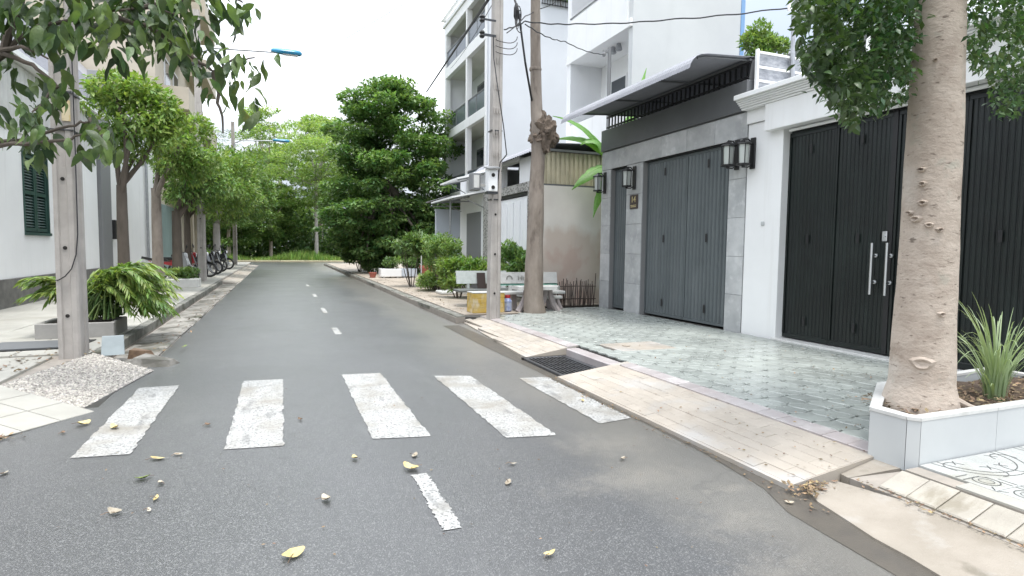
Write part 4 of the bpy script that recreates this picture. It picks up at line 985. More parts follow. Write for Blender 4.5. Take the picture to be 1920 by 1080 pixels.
def band(t, p, z, w, d, m_=m_cable, th=.02):
    mb = MB(); mb.box(p[0]-w/2-.006,p[1]-d/2-.006,z,p[0]+w/2+.006,p[1]+d/2+.006,z+th); obj('band', mb, m_, t)
band(p1, P1, 3.02, .195, .30, m_iron, .02); band(p1, P1, 2.62, .197, .303, m_iron, .012)
mb = MB(); mb.box(P1[0]+.01,P1[1]-.162,2.72,P1[0]+.085,P1[1]-.14,2.94); obj('paint_mark', mb, m_yellow, p1)
mb = MB(); mb.tube([(P1[0]+.11,P1[1]-.12,4.6),(P1[0]+.115,P1[1]-.14,2.4),(P1[0]+.112,P1[1]-.15,1.5),(P1[0]+.095,P1[1]-.165,1.28),(P1[0]+.05,P1[1]-.175,1.12),(P1[0]-.01,P1[1]-.175,1.04),(P1[0]-.07,P1[1]-.17,1.00),(P1[0]-.115,P1[1]-.14,.99)], .006, 6); obj('loose_wire', mb, m_cable, p1)
mb = MB(); mb.tube([(P1[0]+.05,P1[1]-.16,5.6),(P1[0]+.04,P1[1]-.17,3.3)], .018, 6); obj('conduit', mb, m_cream, p1)
def lamp_pole(base, h, armx, zl, label, lab2):
    t = channel_pole('utility_pole', label, base, .25,.19,.26,.2, h, [1.2,2.2,3.2,4.2])
    l = root('street_lamp', lab2, 'street lamp', (base[0],base[1],zl), 'blue street lamps')
    bx, by, _ = base; x1 = armx
    mb = MB(); mb.tube([(bx,by-.12,zl-.9),(bx+.06,by-.13,zl-.35),(bx+.5,by-.13,zl-.14),(x1-.9,by-.13,zl-.02),(x1-.75,by-.13,zl)], .035, 8); obj('arm', mb, m_galv, l)
    V = []; F = []; n = 10; prof = [(0,.05,.05),(.06,.10,.085),(.35,.15,.11),(.75,.16,.115),(.95,.12,.10),(1.02,.05,.05)]
    for s_, ry, rz in prof:
        for k in range(n):
            a = 2*math.pi*k/n; V.append((x1-1.0+s_, by-.13+ry*math.cos(a), zl+.02+rz*max(-.62, math.sin(a))))
    for i in range(5): F += [(i*n+k, i*n+(k+1)%n, (i+1)*n+(k+1)%n, (i+1)*n+k) for k in range(n)]
    F += [tuple(range(n)), tuple(range(5*n,6*n))]
    mb = MB(); mb.add(V, F); obj('head', mb, m_lampblue, l, smooth=True)
    mb = MB(); mb.box(x1-.62,by-.22,zl-.075,x1-.12,by-.04,zl-.052, c=.01); obj('lens', mb, m_lens, l)
    mb = MB(); mb.box(bx-.18,by-.2,zl-.75,bx+.18,by+.2,zl-.70); obj('clamp', mb, m_iron, t)
lamp_pole((-2.52,22.9,.10), 9.2, .80, 8.22, 'pale concrete lamp pole standing beside the parked scooters', 'nearer blue street lamp high over the road')
lamp_pole((-2.72,42.2,.10), 9.2, .66, 8.28, 'farthest concrete lamp pole at the end of the left kerb', 'farther blue street lamp small against the light trees')
# right-hand pole
P2 = (3.56,9.90,.10)
p2 = channel_pole('utility_pole', 'concrete utility pole between the ramp and the stone benches, with meter box', P2, .205,.14,.19,.14, 9.4, [.5,1.2,1.9,2.6,3.3], lean=(.02,-.05))
for k, z in enumerate((3.0,3.35,3.75,4.15,4.6,5.0)):
    mk = MB()
    for q in range(3): mk.box(P2[0]-.07+.05*q,P2[1]-.128+.004*k,z,P2[0]-.055+.05*q,P2[1]-.11+.004*k,z+.10)
    obj('embossed_mark', mk, m_pole, p2)
for z in (2.25,2.75,3.45): band(p2, P2, z, .19, .18, m_iron, .02)
mbx = root('meter_box', 'white electric meter box strapped to the concrete pole by the benches', 'meter box', (3.45,9.77,2.55))
mb = MB(); mb.box(3.34,9.60,2.38,3.51,9.775,2.76, c=.01); obj('case', mb, m_white, mbx)
for z in (2.45,2.66): mb = MB(); mb.lathe([(.03,9.588),(.034,9.5985)], (3.425,0,z), 12, axis='y'); obj('dial', mb, m_hole, mbx)
mb = MB(); mb.slab([(3.31,9.55,2.77),(3.54,9.55,2.79),(3.54,9.78,2.84),(3.31,9.78,2.82)], .02); obj('hood', mb, m_greycol, mbx)
mb = MB(); mb.box(3.33,9.61,2.34,3.52,9.76,2.378); obj('tray', mb, m_iron, mbx)
bx2 = root('junction_box', 'small grey junction box behind the meter box on the concrete pole', 'junction box', (3.38,9.95,2.6))
mb = MB(); mb.box(3.14,9.9,2.42,3.30,10.1,2.72, c=.01); obj('case', mb, m_greycol, bx2); mb = MB(); mb.box(3.24,10.0,2.5,3.42,10.03,2.54); mb.box(3.17,9.89,2.46,3.27,9.899,2.68); obj('cover', mb, m_terraz2, bx2)
# insulators, coils and cables at the pole head
ins = root('cable_bracket', 'black cable bracket with insulators on the pole beside the balconies', 'bracket', (3.5,9.8,5.0))
mb = MB(); mb.box(3.24,9.74,5.02,3.5,9.76,5.06); obj('arm', mb, m_iron, ins); mb = MB(); mb.box(3.24,9.74,5.28,3.5,9.76,5.31); obj('arm', mb, m_iron, ins)
for z in (5.04,5.3):
    mb = MB(); mb.lathe([(.03,z-.06),(.05,z-.03),(.03,z),(.05,z+.03),(.03,z+.06)], (3.25,9.75,0), 10); obj('insulator', mb, m_black, ins)
cables = []
def cable(label, pts, r_=.012, sag=0., wave=0., n=24, name='overhead_cable', m_=m_cable):
    P = []
    pts = [Vector(p) for p in pts]
    for s_ in range(len(pts)-1):
        a, b = pts[s_], pts[s_+1]
        for i in range(n+(1 if s_ == len(pts)-2 else 0)):
            t = i/n; p = a.lerp(b, t); p = p - Vector((0,0,sag*4*t*(1-t)))
            if wave: p = p + Vector((0,0,wave*math.sin(t*70+s_)))+Vector((0,wave*math.cos(t*70),0))
            P.append(p)
    mb = MB(); mb.tube(P, r_, 6); o = obj(name, mb, m_, None, loc=P[0]); setp(o, label, 'cable', 'overhead cables'); return o
cable('thick black cable descending from the pole head into the big tree crown', [atX(930,-40,3.5), atX(915,0,3.45), atY(800,172,27)], .028, .0)
cable('thin cable running beside the thick one past the top balconies', [atX(922,10,3.5), atY(845,128,24)], .007, .1)
cable('black cable bundle dropping to the trimmed tree trunk above its burl', [atX(955,-30,3.9), atX(972,20,3.9), atX(985,118,4.05), atY(1000,205,10.75)], .020, 0, n=10)
cable('twisted cable stretching across to the pale steel service post', [atX(945,55,3.6), atX(985,40,3.95), atY(1080,45,9.2), atY(1250,37,8.0), Vector((7.14,6.9,5.05))], .011, .02, .009, n=14)
cable('twisted cable sagging to the thin grey steel post', [atX(985,45,3.95), atY(1060,78,11.5), Vector((8.03,13.9,6.55))], .010, .06, .009, n=16)
cable('loose cable hanging down along the concrete pole with the meter box', [atX(925,65,3.42), atX(926,110,3.42), atX(934,170,3.45), atX(944,235,3.52), atX(950,290,3.55), Vector((3.60,9.74,2.9)), Vector((3.55,9.73,2.5))], .010, 0, n=6)
cable('upper stray cable crossing from the pole to the trimmed tree', [atX(950,62,3.6), atX(985,30,4.0), atY(1005,18,10.8), atY(1040,5,11)], .009, .02, n=8)
mb = MB()
for k in range(4):
    c = atX(972,22+k*6,3.9); pts = [(c.x+.09*math.sin(a+k)*.6, c.y+.03*k*math.cos(a), c.z-.06+.16*math.cos(a)) for a in np.linspace(0,6.283,17)]; mb.tube(pts, .008, 5)
mb.lathe([(.02,5.38),(.05,5.46),(.045,5.6),(.02,5.68)], tuple(atX(968,22,3.9).xy)+(0,), 8)
o = obj('cable_coil', mb, m_cable, None, loc=atX(972,30,3.9)); setp(o, 'tangle of coiled black cable between the concrete pole and trimmed tree', 'cable coil')
mb = MB()
for k in range(3):
    pts = []
    for a in np.linspace(-1.5,1.5,11): pts.append((3.56+.2*math.sin(a)+.15, 9.78-.05*math.cos(a), 4.75+.1*k+.16*(1-math.cos(a))*(1 if a > 0 else .3)))
    mb.tube(pts, .007, 5)
o = obj('cable_loops', mb, m_cable, None, loc=(3.56,9.75,4.8)); setp(o, 'thin wires wrapped around the concrete pole below its bracket', 'wires')
cable('faint high wire crossing the pale sky above the far trees', [atY(560,135,40), atY(610,95,30), atY(770,0,16)], .006, 0, n=10)

# ================================================================== STREET FURNITURE, RIGHT
# stone bench with plain pale back
b1 = root('stone_bench', 'pale mint stone bench with dark seat left of the concrete pole', 'bench', (3.95,12.2,.15))
mb = MB(); mb.add([(3.58,12.32,.62),(4.75,12.32,.62),(4.75,12.38,.62),(3.58,12.38,.62),(3.58,12.38,.90),(4.75,12.38,.90),(4.75,12.44,.90),(3.58,12.44,.90)], [(0,1,2,3),(4,7,6,5),(0,4,5,1),(1,5,6,2),(2,6,7,3),(3,7,4,0)]); obj('backrest', mb, m_terraz, b1)
mb = MB(); mb.box(3.50,11.9,.46,4.8,12.34,.515, c=.01); obj('seat', mb, m_dgbench, b1)
for x in (3.8,4.55):
    mb = MB(); mb.prism([(11.95,.15),(12.3,.15),(12.26,.46),(12.0,.46)], x, x+.09, axis='x'); obj('leg', mb, m_dgbench, b1)
    mb = MB(); mb.box(x+.01,12.30,.517,x+.06,12.36,.64); obj('back_post', mb, m_terraz, b1)
pad = root('dark_sign', 'small dark brown board propped on the mint bench', 'board', (4.2,12.2,.52))
mb = MB(); mb.add([(4.03,12.24,.517),(4.22,12.24,.517),(4.22,12.315,.86),(4.03,12.315,.86),(4.03,12.26,.517),(4.22,12.26,.517),(4.22,12.335,.86),(4.03,12.335,.86)], [(0,1,2,3),(7,6,5,4),(0,4,5,1),(1,5,6,2),(2,6,7,3),(3,7,4,0)]); obj('board', mb, m_brass, pad)
# lettered stone bench behind the trimmed tree
b2 = root('stone_bench', 'white stone bench with faded grey lettering and mint trim behind the trimmed tree', 'bench', (4.9,11.5,.15))
def bback(x0, x1, z0, z1, y, m_, name):
    mb = MB(); mb.add([(x0,y,z0),(x1,y,z0),(x1,y+.06,z0),(x0,y+.06,z0),(x0,y+.05,z1),(x1,y+.05,z1),(x1,y+.11,z1),(x0,y+.11,z1)], [(0,1,2,3),(4,7,6,5),(0,4,5,1),(1,5,6,2),(2,6,7,3),(3,7,4,0)]); return obj(name, mb, m_, b2)
bback(4.26,5.62,.665,.90,11.52,m_terraz2,'backrest'); bback(4.26,5.62,.625,.662,11.515,m_terrazmint,'trim')
mb = MB(); mb.box(4.26,11.12,.46,5.62,11.5,.52, c=.01); obj('seat', mb, m_terraz2, b2)
for x in (4.45,5.36):
    mb = MB(); mb.prism([(11.2,.15),(11.55,.15),(11.48,.46),(11.26,.46)], x, x+.1, axis='x'); obj('leg', mb, m_tableleg, b2)
    mb = MB(); mb.box(x+.02,11.46,.522,x+.08,11.53,.63); obj('back_post', mb, m_terraz2, b2)
text('HH A', .15, (4.86,11.525,.775), (R(78),0,0), m_ink2, b2, depth=.002)
lg_ = MB(); ring(lg_, 0, 0, .06, .022, 18, -.3, 3.44, 0); lgm = mkmesh('emblem', lg_, m_ink2); inst('emblem', lgm, (4.50,11.535,.765), b2, (R(80),0,0))
# stone table with curved legs
tb2 = root('stone_table', 'stone table with thick slab top and splayed curved legs under the trimmed tree', 'table', (4.85,10.75,.15))
mb = MB(); mb.prism([(4.35,10.62),(5.15,10.55),(5.3,10.75),(5.3,11.0),(4.35,11.0)], .585, .655); obj('table_top', mb, m_terraz2, tb2)
for sx in (4.62,5.05):
    for s_ in (-1,1):
        pts = []
        for i in range(8):
            t = i/7; pts.append((sx+s_*(.05+.17*t*t), 10.8-.02*t, .60-.46*t))
        mb = MB(); mb.tube(pts, [.055,.055,.055,.06,.062,.065,.07,.075], 8); obj('leg', mb, m_tableleg, tb2)
st = root('stone_stool', 'low pinkish stone stool slab right of the trimmed tree', 'stool', (5.25,10.95,.15))
mb = MB(); mb.box(5.08,10.98,.37,5.48,11.08,.43, c=.01); obj('top', mb, m_terraz2, st)
for x in (5.12,5.36): mb = MB(); mb.tube([(x+.03,11.03,.37),(x+.05,11.03,.28),(x+.1,11.03,.15)], [.04,.045,.06], 8); obj('leg', mb, m_tableleg, st)
# yellow box with worn paint
yb = root('yellow_box', 'weathered yellow wooden box behind the concrete pole', 'box', (3.8,11.0,.15))
for i in range(4):
    mb = MB(); z = .152+i*.095; mb.box(3.46,10.72,z,4.06,10.745,z+.092, c=.004); obj('plank', mb, m_yellow, yb)
    mb = MB(); mb.box(4.062,10.72,z,4.085,11.1,z+.092, c=.004); obj('plank', mb, m_yellow, yb)
    mb = MB(); mb.box(3.435,10.72,z,3.458,11.1,z+.092, c=.004); obj('plank', mb, m_yellow, yb)
mb = MB(); mb.box(3.46,11.08,.152,4.06,11.1,.53); mb.box(3.46,10.75,.152,4.06,11.08,.17); obj('back_board', mb, m_yellow, yb)
mb = MB(); mb.box(3.43,10.715,.532,4.09,11.105,.55, c=.004); obj('lid', mb, m_terraz2, yb)
jr = root('plastic_jug', 'small red, white and blue plastic jug beside the yellow box', 'jug', (4.22,10.85,.15))
mb = MB(); mb.lathe([(.06,.15),(.085,.17),(.085,.36),(.05,.42)], (4.2,10.85,0), 12); obj('body', mb, mat('blue_white_plastic', (.5,.55,.65), (.15,.2,.4), sc=9, rough=.4), jr); mb = MB(); mb.lathe([(.05,.421),(.055,.43),(.05,.48)], (4.2,10.85,0), 12); obj('cap', mb, m_bikered, jr)
# rough stick fence
sf = root('stick_fence', 'rough upright stick fence against the grey house corner', 'fence', (6.15,11.6,.15))
for i in range(30):
    x = 5.55+i*.036+rnd.uniform(-.01,.01); h = rnd.uniform(.46,.62)
    if i in (29,): h = .72
    if i == 1: h = .68
    mb = MB(); mb.tube([(x+rnd.uniform(-.02,.02),11.60+rnd.uniform(-.04,.04),.14),(x+rnd.uniform(-.012,.012),11.6,.15+h*.5),(x+rnd.uniform(-.02,.02),11.60+rnd.uniform(-.03,.03),.15+h)], [.013,.012,.009], 6); obj('stick', mb, m_stick, sf)
for z in (.58,.3): mb = MB(); mb.tube([(5.5,11.565,z),(6.05,11.56,z+.01),(6.6,11.565,z)], .012, 6); obj('rail', mb, m_stick, sf)
# planter boxes at the big tree
for i, (x0, x1, y0, m_, lab) in enumerate(((3.78,4.62,24.0,m_white,'white planter box in front of the big roadside tree'),(4.66,5.3,24.2,m_bluewall,'grey blue planter box beside the white one under the big tree'))):
    t = root('planter_box', lab, 'planter', ((x0+x1)/2,y0+.3,.15), 'planter boxes under the big tree')
    mb = MB(); mb.box(x0,y0,.20,x1,y0+.06,.52, c=.01); mb.box(x0,y0+.54,.20,x1,y0+.6,.52, c=.01); mb.box(x0,y0+.06,.20,x0+.06,y0+.54,.52); mb.box(x1-.06,y0+.06,.20,x1,y0+.54,.52); obj('box', mb, m_, t)
    mb = MB(); mb.box(x0+.06,y0+.06,.2,x1-.06,y0+.54,.47); obj('soil', mb, m_soil, t)
    for q in (x0+.1, x1-.18): mb = MB(); mb.box(q,y0+.05,.14,q+.08,y0+.5,.2); obj('foot', mb, m_, t)
# red clay pots
def pot(label, x, y, r_, h, name='clay_pot', m_=m_terracotta):
    t = root(name, label, 'pot', (x,y,.15), 'clay pots by the shrubs')
    mb = MB(); mb.lathe([(r_*.65,.145),(r_*.95,.15+h*.8),(r_*1.05,.15+h*.85),(r_*1.05,.15+h),(r_*.85,.15+h),(r_*.8,.15+h*.85)], (x,y,0), 14); obj('body', mb, m_, t, smooth=True)
    mb = MB(); mb.lathe([(.01,.15+h*.84),(r_*.8,.15+h*.86)], (x,y,0), 14); obj('soil', mb, m_soil, t)
pot('dull red clay pot right of the grey blue planter', 5.7, 24.0, .32, .5); pot('small red clay pot left of the white planter', 3.5, 24.3, .16, .22); pot('red clay pot behind the thin stakes', 5.3, 20.5, .28, .45)
# white slab edging by the shrubs
es = root('edging_slab', 'white slab edging lying before the roadside shrubs', 'slab', (4.3,15.6,.15)); mb = MB(); mb.box(4.0,15.2,.148,4.9,15.9,.23, c=.02); obj('slab', mb, m_terraz2, es)

# ================================================================== LEFT PAVEMENT OBJECTS
pb = root('concrete_planter', 'square concrete planter box beneath the sprawling cut plant', 'planter', (-2.5,9.8,.15))
mb = MB()
for a in ((-2.98,9.30,-2.10,9.36),(-2.98,9.98,-2.10,10.04),(-2.98,9.36,-2.92,9.98),(-2.16,9.36,-2.10,9.98)): mb.box(a[0],a[1],.14,a[2],a[3],.345, c=.008)
obj('box', mb, m_conc, pb); mb = MB(); mb.box(-2.92,9.36,.14,-2.16,9.98,.30); obj('soil', mb, m_soil, pb)
mc = root('manhole_cover', 'dark grey steel cover plate lying behind the nearest left pole', 'cover', (-2.7,8.65,.15))
mb = MB(); mb.slab([(-3.35,8.35,.168),(-2.35,8.42,.168),(-2.30,8.98,.172),(-3.2,8.98,.172)], .022); obj('plate', mb, m_dgrey, mc)
mb = MB(); mb.slab([(-3.40,8.31,.158),(-2.29,8.37,.158),(-2.24,9.03,.16),(-3.25,9.03,.16)], .012); obj('rim', mb, m_black, mc)
tl = root('loose_tile', 'loose pale grey tile propped against the base of the nearest left pole', 'tile', (-1.9,7.98,.15))
mb = MB(); mb.add([(-1.97,8.16,.30),(-1.76,8.19,.30),(-1.70,7.93,.12),(-1.92,7.89,.12),(-1.97,8.185,.31),(-1.76,8.215,.31),(-1.70,7.955,.13),(-1.92,7.915,.13)], [(0,1,2,3),(7,6,5,4),(0,4,5,1),(1,5,6,2),(2,6,7,3),(3,7,4,0)][:]); obj('tile', mb, mat('grey_glazed_tile', (.20,.235,.24), (.16,.19,.195), sc=5, rough=.3), tl)
rb = root('broken_kerb_piece', 'broken concrete chunk in the gutter beside the nearest left pole', 'rubble', (-1.5,8.0,.05))
mb = MB(); mb.add([(-1.62,7.72,.0),(-1.2,7.62,.0),(-1.12,7.85,.0),(-1.5,8.08,.0),(-1.58,7.76,.10),(-1.24,7.68,.07),(-1.18,7.82,.06),(-1.5,8.0,.11)], [(3,2,1,0),(4,5,6,7),(0,1,5,4),(1,2,6,5),(2,3,7,6),(3,0,4,7)]); obj('chunk', mb, m_gutter, rb)
rb = root('brick_fragment', 'dark brown broken brick fragment behind the loose tile', 'rubble', (-1.7,8.2,.05))
mb = MB(); mb.add([(-1.72,8.15,.02),(-1.5,8.1,.02),(-1.45,8.3,.02),(-1.7,8.36,.02),(-1.7,8.17,.13),(-1.53,8.13,.12),(-1.49,8.27,.10),(-1.68,8.33,.13)], [(3,2,1,0),(4,5,6,7),(0,1,5,4),(1,2,6,5),(2,3,7,6),(3,0,4,7)]); obj('chunk', mb, m_brownleaf, rb)
wpl = root('white_planter', 'low white planter trough with small bushes before the parked scooters', 'planter', (-2.9,19.8,.15))
mb = MB(); mb.box(-3.6,19.5,.14,-2.25,20.1,.40, c=.015); obj('box', mb, m_terraz2, wpl)

# ------------------------------------------------------------------ motorbikes
def motorbike(label, x, y, rz, paint_, kind):
    t = root('motorbike', label, 'motorbike', (0,0,0), 'motorbikes parked along the left pavement')
    def wheel(cx):
        w = obj('wheel', MB().lathe([(.04,-.035),(.05,-.04),(.05,.04),(.04,.035)], (cx,0,.29), 10, axis='y'), m_galv, t)
        V = []; F = []; n, k_ = 22, 8
        for i in range(n):
            a = 2*math.pi*i/n
            for j in range(k_):
                b = 2*math.pi*j/k_; r_ = .245+.045*math.cos(b); V.append((cx+r_*math.cos(a), .045*math.sin(b), .29+r_*math.sin(a)))
        for i in range(n):
            for j in range(k_): F.append((i*k_+j, ((i+1)%n)*k_+j, ((i+1)%n)*k_+(j+1)%k_, i*k_+(j+1)%k_))
        obj('tyre', MB().add(V,F), m_rub, w, smooth=True)
        mb = MB(); mb.lathe([(.20,-.02),(.222,-.022),(.222,.022),(.20,.02),(.20,-.02)], (cx,0,.29), 22, axis='y', cap=False)
        for i in range(8):
            a = 2*math.pi*i/8; mb.tube([(cx+.04*math.cos(a),0,.29+.04*math.sin(a)),(cx+.2*math.cos(a),0,.29+.2*math.sin(a))], .008, 5)
        obj('rim', mb, m_galv, w)
    wheel(.62); wheel(-.62)
    mb = MB()
    for s_ in (-.07,.07): mb.tube([(.62,s_,.29),(.46,s_,.78),(.42,s_*.8,.95)], .022, 6)
    obj('fork', mb, m_galv, t)
    mb = MB(); mb.tube([(.40,-.34,.98),(.42,-.2,1.02),(.42,0,1.0),(.42,.2,1.02),(.40,.34,.98)], .015, 6); hb_ = obj('handlebar', mb, m_black, t)
    for s_ in (-1,1):
        mb = MB(); mb.tube([(.41,s_*.22,1.02),(.44,s_*.28,1.20)], .007, 5); mb.lathe([(.02,.425),(.06,.435),(.06,.45),(.02,.46)], (0,s_*.29,1.22), 10, axis='x'); obj('mirror', mb, m_black, hb_)
    mb = MB(); mb.lathe([(.03,.40),(.085,.43),(.10,.50),(.085,.53)], (0,0,.90), 12, axis='x'); obj('headlamp_shell', mb, paint_, t, smooth=True)
    mb = MB(); mb.lathe([(.08,.531),(.05,.548),(.01,.552)], (0,0,.90), 12, axis='x'); obj('headlamp', mb, m_lens, t, smooth=True)
    mb = MB()
    if kind == 'scooter':
        mb.prism([(.55,.50),(.60,.62),(.48,.98),(.38,.98),(.30,.45),(.10,.34),(-.15,.34),(-.22,.62),(-.70,.74),(-.82,.60),(-.55,.36),(-.20,.24),(.30,.24)], -.15, .15, axis='y')
    else:
        mb.prism([(.50,.62),(.40,.92),(.30,.80),(.05,.72),(-.40,.70),(-.78,.78),(-.82,.68),(-.45,.56),(-.05,.48),(.28,.50)], -.09, .09, axis='y')
    obj('body', mb, paint_, t)
    mb = MB(); mb.prism([(.02,.72),(-.10,.80),(-.45,.80),(-.74,.86),(-.76,.78),(-.4,.705),(0,.71)], -.12, .12, axis='y'); obj('seat', mb, m_seat, t)
    mb = MB(); mb.lathe([(.09,-.12),(.12,-.1),(.12,.1),(.09,.12)], (-.05,0,.36), 10, axis='y'); mb.tube([(-.05,.10,.28),(-.4,.15,.26),(-.78,.16,.34)], .035, 8); obj('engine', mb, m_galv, t)
    mb = MB(); mb.prism([(.36,.50),(.50,.60),(.62,.60),(.80,.52),(.80,.50),(.62,.575),(.50,.575),(.38,.48)], -.055, .055, axis='y'); obj('front_mudguard', mb, paint_, t)
    mb = MB(); mb.box(-.92,-.08,.60,-.84,.08,.68, c=.01); obj('tail_light', mb, m_bikered, t)
    mb = MB(); mb.tube([(-.02,.12,.3),(-.08,.22,.0)], .012, 6); obj('side_stand', mb, m_galv, t)
    t.location = (x,y,.152); t.rotation_euler = (R(-5),0,rz)
motorbike('silver scooter with tall front shield, first in the parked row', -3.35, 21.6, R(-8), m_bikesil, 'scooter')
motorbike('black motorbike with a red front shell beside the silver scooter', -3.3, 23.4, R(4), m_bikered, 'bike')
motorbike('black scooter with pale front just beyond the lamp pole', -3.15, 25.6, R(-14), m_bikeblk, 'scooter')
motorbike('black motorbike with silver fork, third from the far end', -3.15, 27.9, R(-10), m_bikeblk, 'bike')
motorbike('black motorbike with its front wheel over the ramp, second from the far end', -3.15, 30.6, R(-18), m_bikeblk, 'bike')
motorbike('farthest dark motorbike, last of the parked row', -3.1, 33.8, R(-14), m_bikeblk, 'bike')
# ================================================================== VEGETATION
RS = np.random.RandomState(21)
def unit(a): return a/np.maximum(1e-9, np.linalg.norm(a, axis=1, keepdims=True))
def leafset(P, size, cen=None, out=.6, droop=.35, asp=.42, flat=.0, rs=RS):
    """one folded four-cornered leaf per point -> triangles"""
    n = len(P); d = unit(rs.normal(size=(n,3)))
    if cen is not None: d = d + out*unit(P-np.asarray(cen))
    d[:,2] = d[:,2]*(1-flat) - droop; d = unit(d)
    upv = np.tile([0.,0.,1.],(n,1)) + rs.normal(0,.35,(n,3)); s = unit(np.cross(d, upv)); nn = np.cross(s, d)
    sz = (size*rs.uniform(.65,1.25,n))[:,None]
    a = P; tip = P + d*sz; mid = P + d*sz*.48
    l = mid + s*sz*asp*.5 + nn*sz*.07; r_ = mid - s*sz*asp*.5 + nn*sz*.07
    V = np.stack([a,l,tip,r_],1).reshape(-1,3); b = (np.arange(n)*4)[:,None]
    F = np.concatenate([b+[0,2,1], b+[0,3,2]],1).reshape(-1,3)
    return V, F
def inell(c, r_, n, shell=.55, rs=RS):
    d = unit(rs.normal(size=(n,3))); q = rs.rand(n)**(1/3.); q = shell+(1-shell)*q if shell else q
    return np.asarray(c)+d*q[:,None]*np.asarray(r_)
def clumps(cs, n, size, **kw):
    P = np.concatenate([inell(c, r_, int(n*k)) for c, r_, k in cs])
    return leafset(P, size, **kw)
def jitter_tube(mb, a, b, r0_, r1_, bend=.15, n=6, seg=8):
    a, b = Vector(a), Vector(b); L_ = (b-a).length; P = []
    o1 = Vector((rnd.uniform(-1,1),rnd.uniform(-1,1),rnd.uniform(-.5,.8)))*bend*L_
    for i in range(seg+1):
        t = i/seg; P.append(a.lerp(b,t)+o1*math.sin(math.pi*t)*.6+Vector((rnd.uniform(-1,1),rnd.uniform(-1,1),0))*r0_*.12)
    mb.tube(P, [r0_+(r1_-r0_)*i/seg for i in range(seg+1)], n); return P
def lumpy_trunk(pts, rads, n=20, amp=.05, fr=3.0, sub=10, seed=0):
    """trunk of revolution along a poly-line with knots and flutes"""
    pts = [Vector(p) for p in pts]; P = []; Q = []
    for i in range(len(pts)-1):
        for k in range(sub): t = k/sub; P.append(pts[i].lerp(pts[i+1], t)); Q.append(rads[i]+(rads[i+1]-rads[i])*t)
    P.append(pts[-1]); Q.append(rads[-1])
    from mathutils import noise as mn
    V = []; F = []
    for i, (p, r_) in enumerate(zip(P,Q)):
        for k in range(n):
            a = 2*math.pi*k/n; w = mn.noise(Vector((math.cos(a)*fr*.6+seed, math.sin(a)*fr*.6, p.z*fr)))*.6+mn.noise(Vector((math.cos(a)*fr*2+seed, math.sin(a)*fr*2, p.z*fr*3)))*.3
            rr = r_*(1+amp*w); V.append((p.x+rr*math.cos(a), p.y+rr*math.sin(a), p.z))
    N = len(P)
    for i in range(N-1): F += [(i*n+k, i*n+(k+1)%n, (i+1)*n+(k+1)%n, (i+1)*n+k) for k in range(n)]
    F.append(tuple(range((N-1)*n,N*n)))
    return MB().add(V, F)

# ---- foreground tree on the right in its white box
tx, ty = 3.95, 2.58
bp = root('tree_box', 'white tiled planter box around the foreground tree', 'planter', (4.4,2.6,.15))
outl = [(3.465,2.33),(3.51,2.275),(5.7,2.29),(5.7,3.15),(4.16,3.03),(3.455,2.56)]
inl = [(3.525,2.36),(3.545,2.335),(5.64,2.35),(5.64,3.09),(4.20,2.98),(3.535,2.545)]
for i in range(6):
    j_ = (i+1)%6; a, b = Vector(outl[i]), Vector(outl[j_]); c, d = Vector(inl[j_]), Vector(inl[i])
    nseg = max(1, int((b-a).length/.62))
    for k in range(nseg):
        t0, t1 = k/nseg, (k+1)/nseg; e = .0015/max(.05,(b-a).length)
        q = [a.lerp(b,t0+e), a.lerp(b,t1-e), d.lerp(c,t1-e), d.lerp(c,t0+e)]
        mb = MB(); mb.prism([tuple(v) for v in q], .10, .408); obj('wall_tile', mb, m_boxtile, bp)
        mb = MB(); mb.prism([tuple(v+(v-Vector((4.5,2.65))).normalized()*.006*(1 if m_ < 2 else -1)) for m_, v in enumerate(q)], .410, .43); obj('rim_tile', mb, m_terraz2, bp)
mb = MB(); n = 14; V = []; F = []
for i in range(n+1):
    for k in range(5): 
        x = 3.535+(5.63-3.535)*i/n; y0 = 2.345; y1 = min(3.0, 2.53+.66*(x-3.535)+.02); V.append((x, y0+(y1-y0)*k/4, .365+rnd.uniform(0,.03)))
for i in range(n):
    for k in range(4): F.append((i*5+k, (i+1)*5+k, (i+1)*5+k+1, i*5+k+1))
mb.add(V,F); obj('soil', mb, m_soil, bp)
ft_ = root('street_tree', 'large tan-barked street tree growing from the white tiled box', 'tree', (tx,ty,.37))
tk = lumpy_trunk([(tx,ty,.28),(tx+.002,ty,.55),(tx-.003,ty,1.2),(tx-.01,ty,2.3),(tx-.03,ty,3.3),(tx-.05,ty+.03,4.3)], [.25,.188,.168,.152,.128,.11], n=36, amp=.05, fr=2.2, sub=14)
tr_ = obj('trunk', tk, m_bark, ft_, smooth=True)
def knot(z, ang, r_, w, parent, cx, cy, rad, m_):
    """healed branch scar: raised ring with a hollow centre"""
    rt_d = Vector((math.cos(ang), math.sin(ang), 0)); tn = Vector((-math.sin(ang), math.cos(ang), 0)); c = Vector((cx,cy,z))+rt_d*rad
    V = []; F = []; n = 14; prof = [(1.25,-.012),(1.0,.010),(.75,.020),(.5,.012),(.2,-.004)]
    for f_, h in prof:
        for k in range(n):
            a = 2*math.pi*k/n; V.append(c+tn*w*f_*math.cos(a)*(1+.15*math.sin(3*a))+Vector((0,0,r_*f_*math.sin(a)))+rt_d*(h-.5*(w*f_*math.cos(a))**2/rad))
    for i in range(4): F += [(i*n+k, i*n+(k+1)%n, (i+1)*n+(k+1)%n, (i+1)*n+k) for k in range(n)]
    F.append(tuple(range(4*n,5*n))); mb = MB(); mb.add(V,F); obj('knot', mb, m_, parent, smooth=True)
va = math.atan2(-ty, -tx)
knot(.70, va+.0, .04, .065, tr_, tx, ty, .176, m_bark)
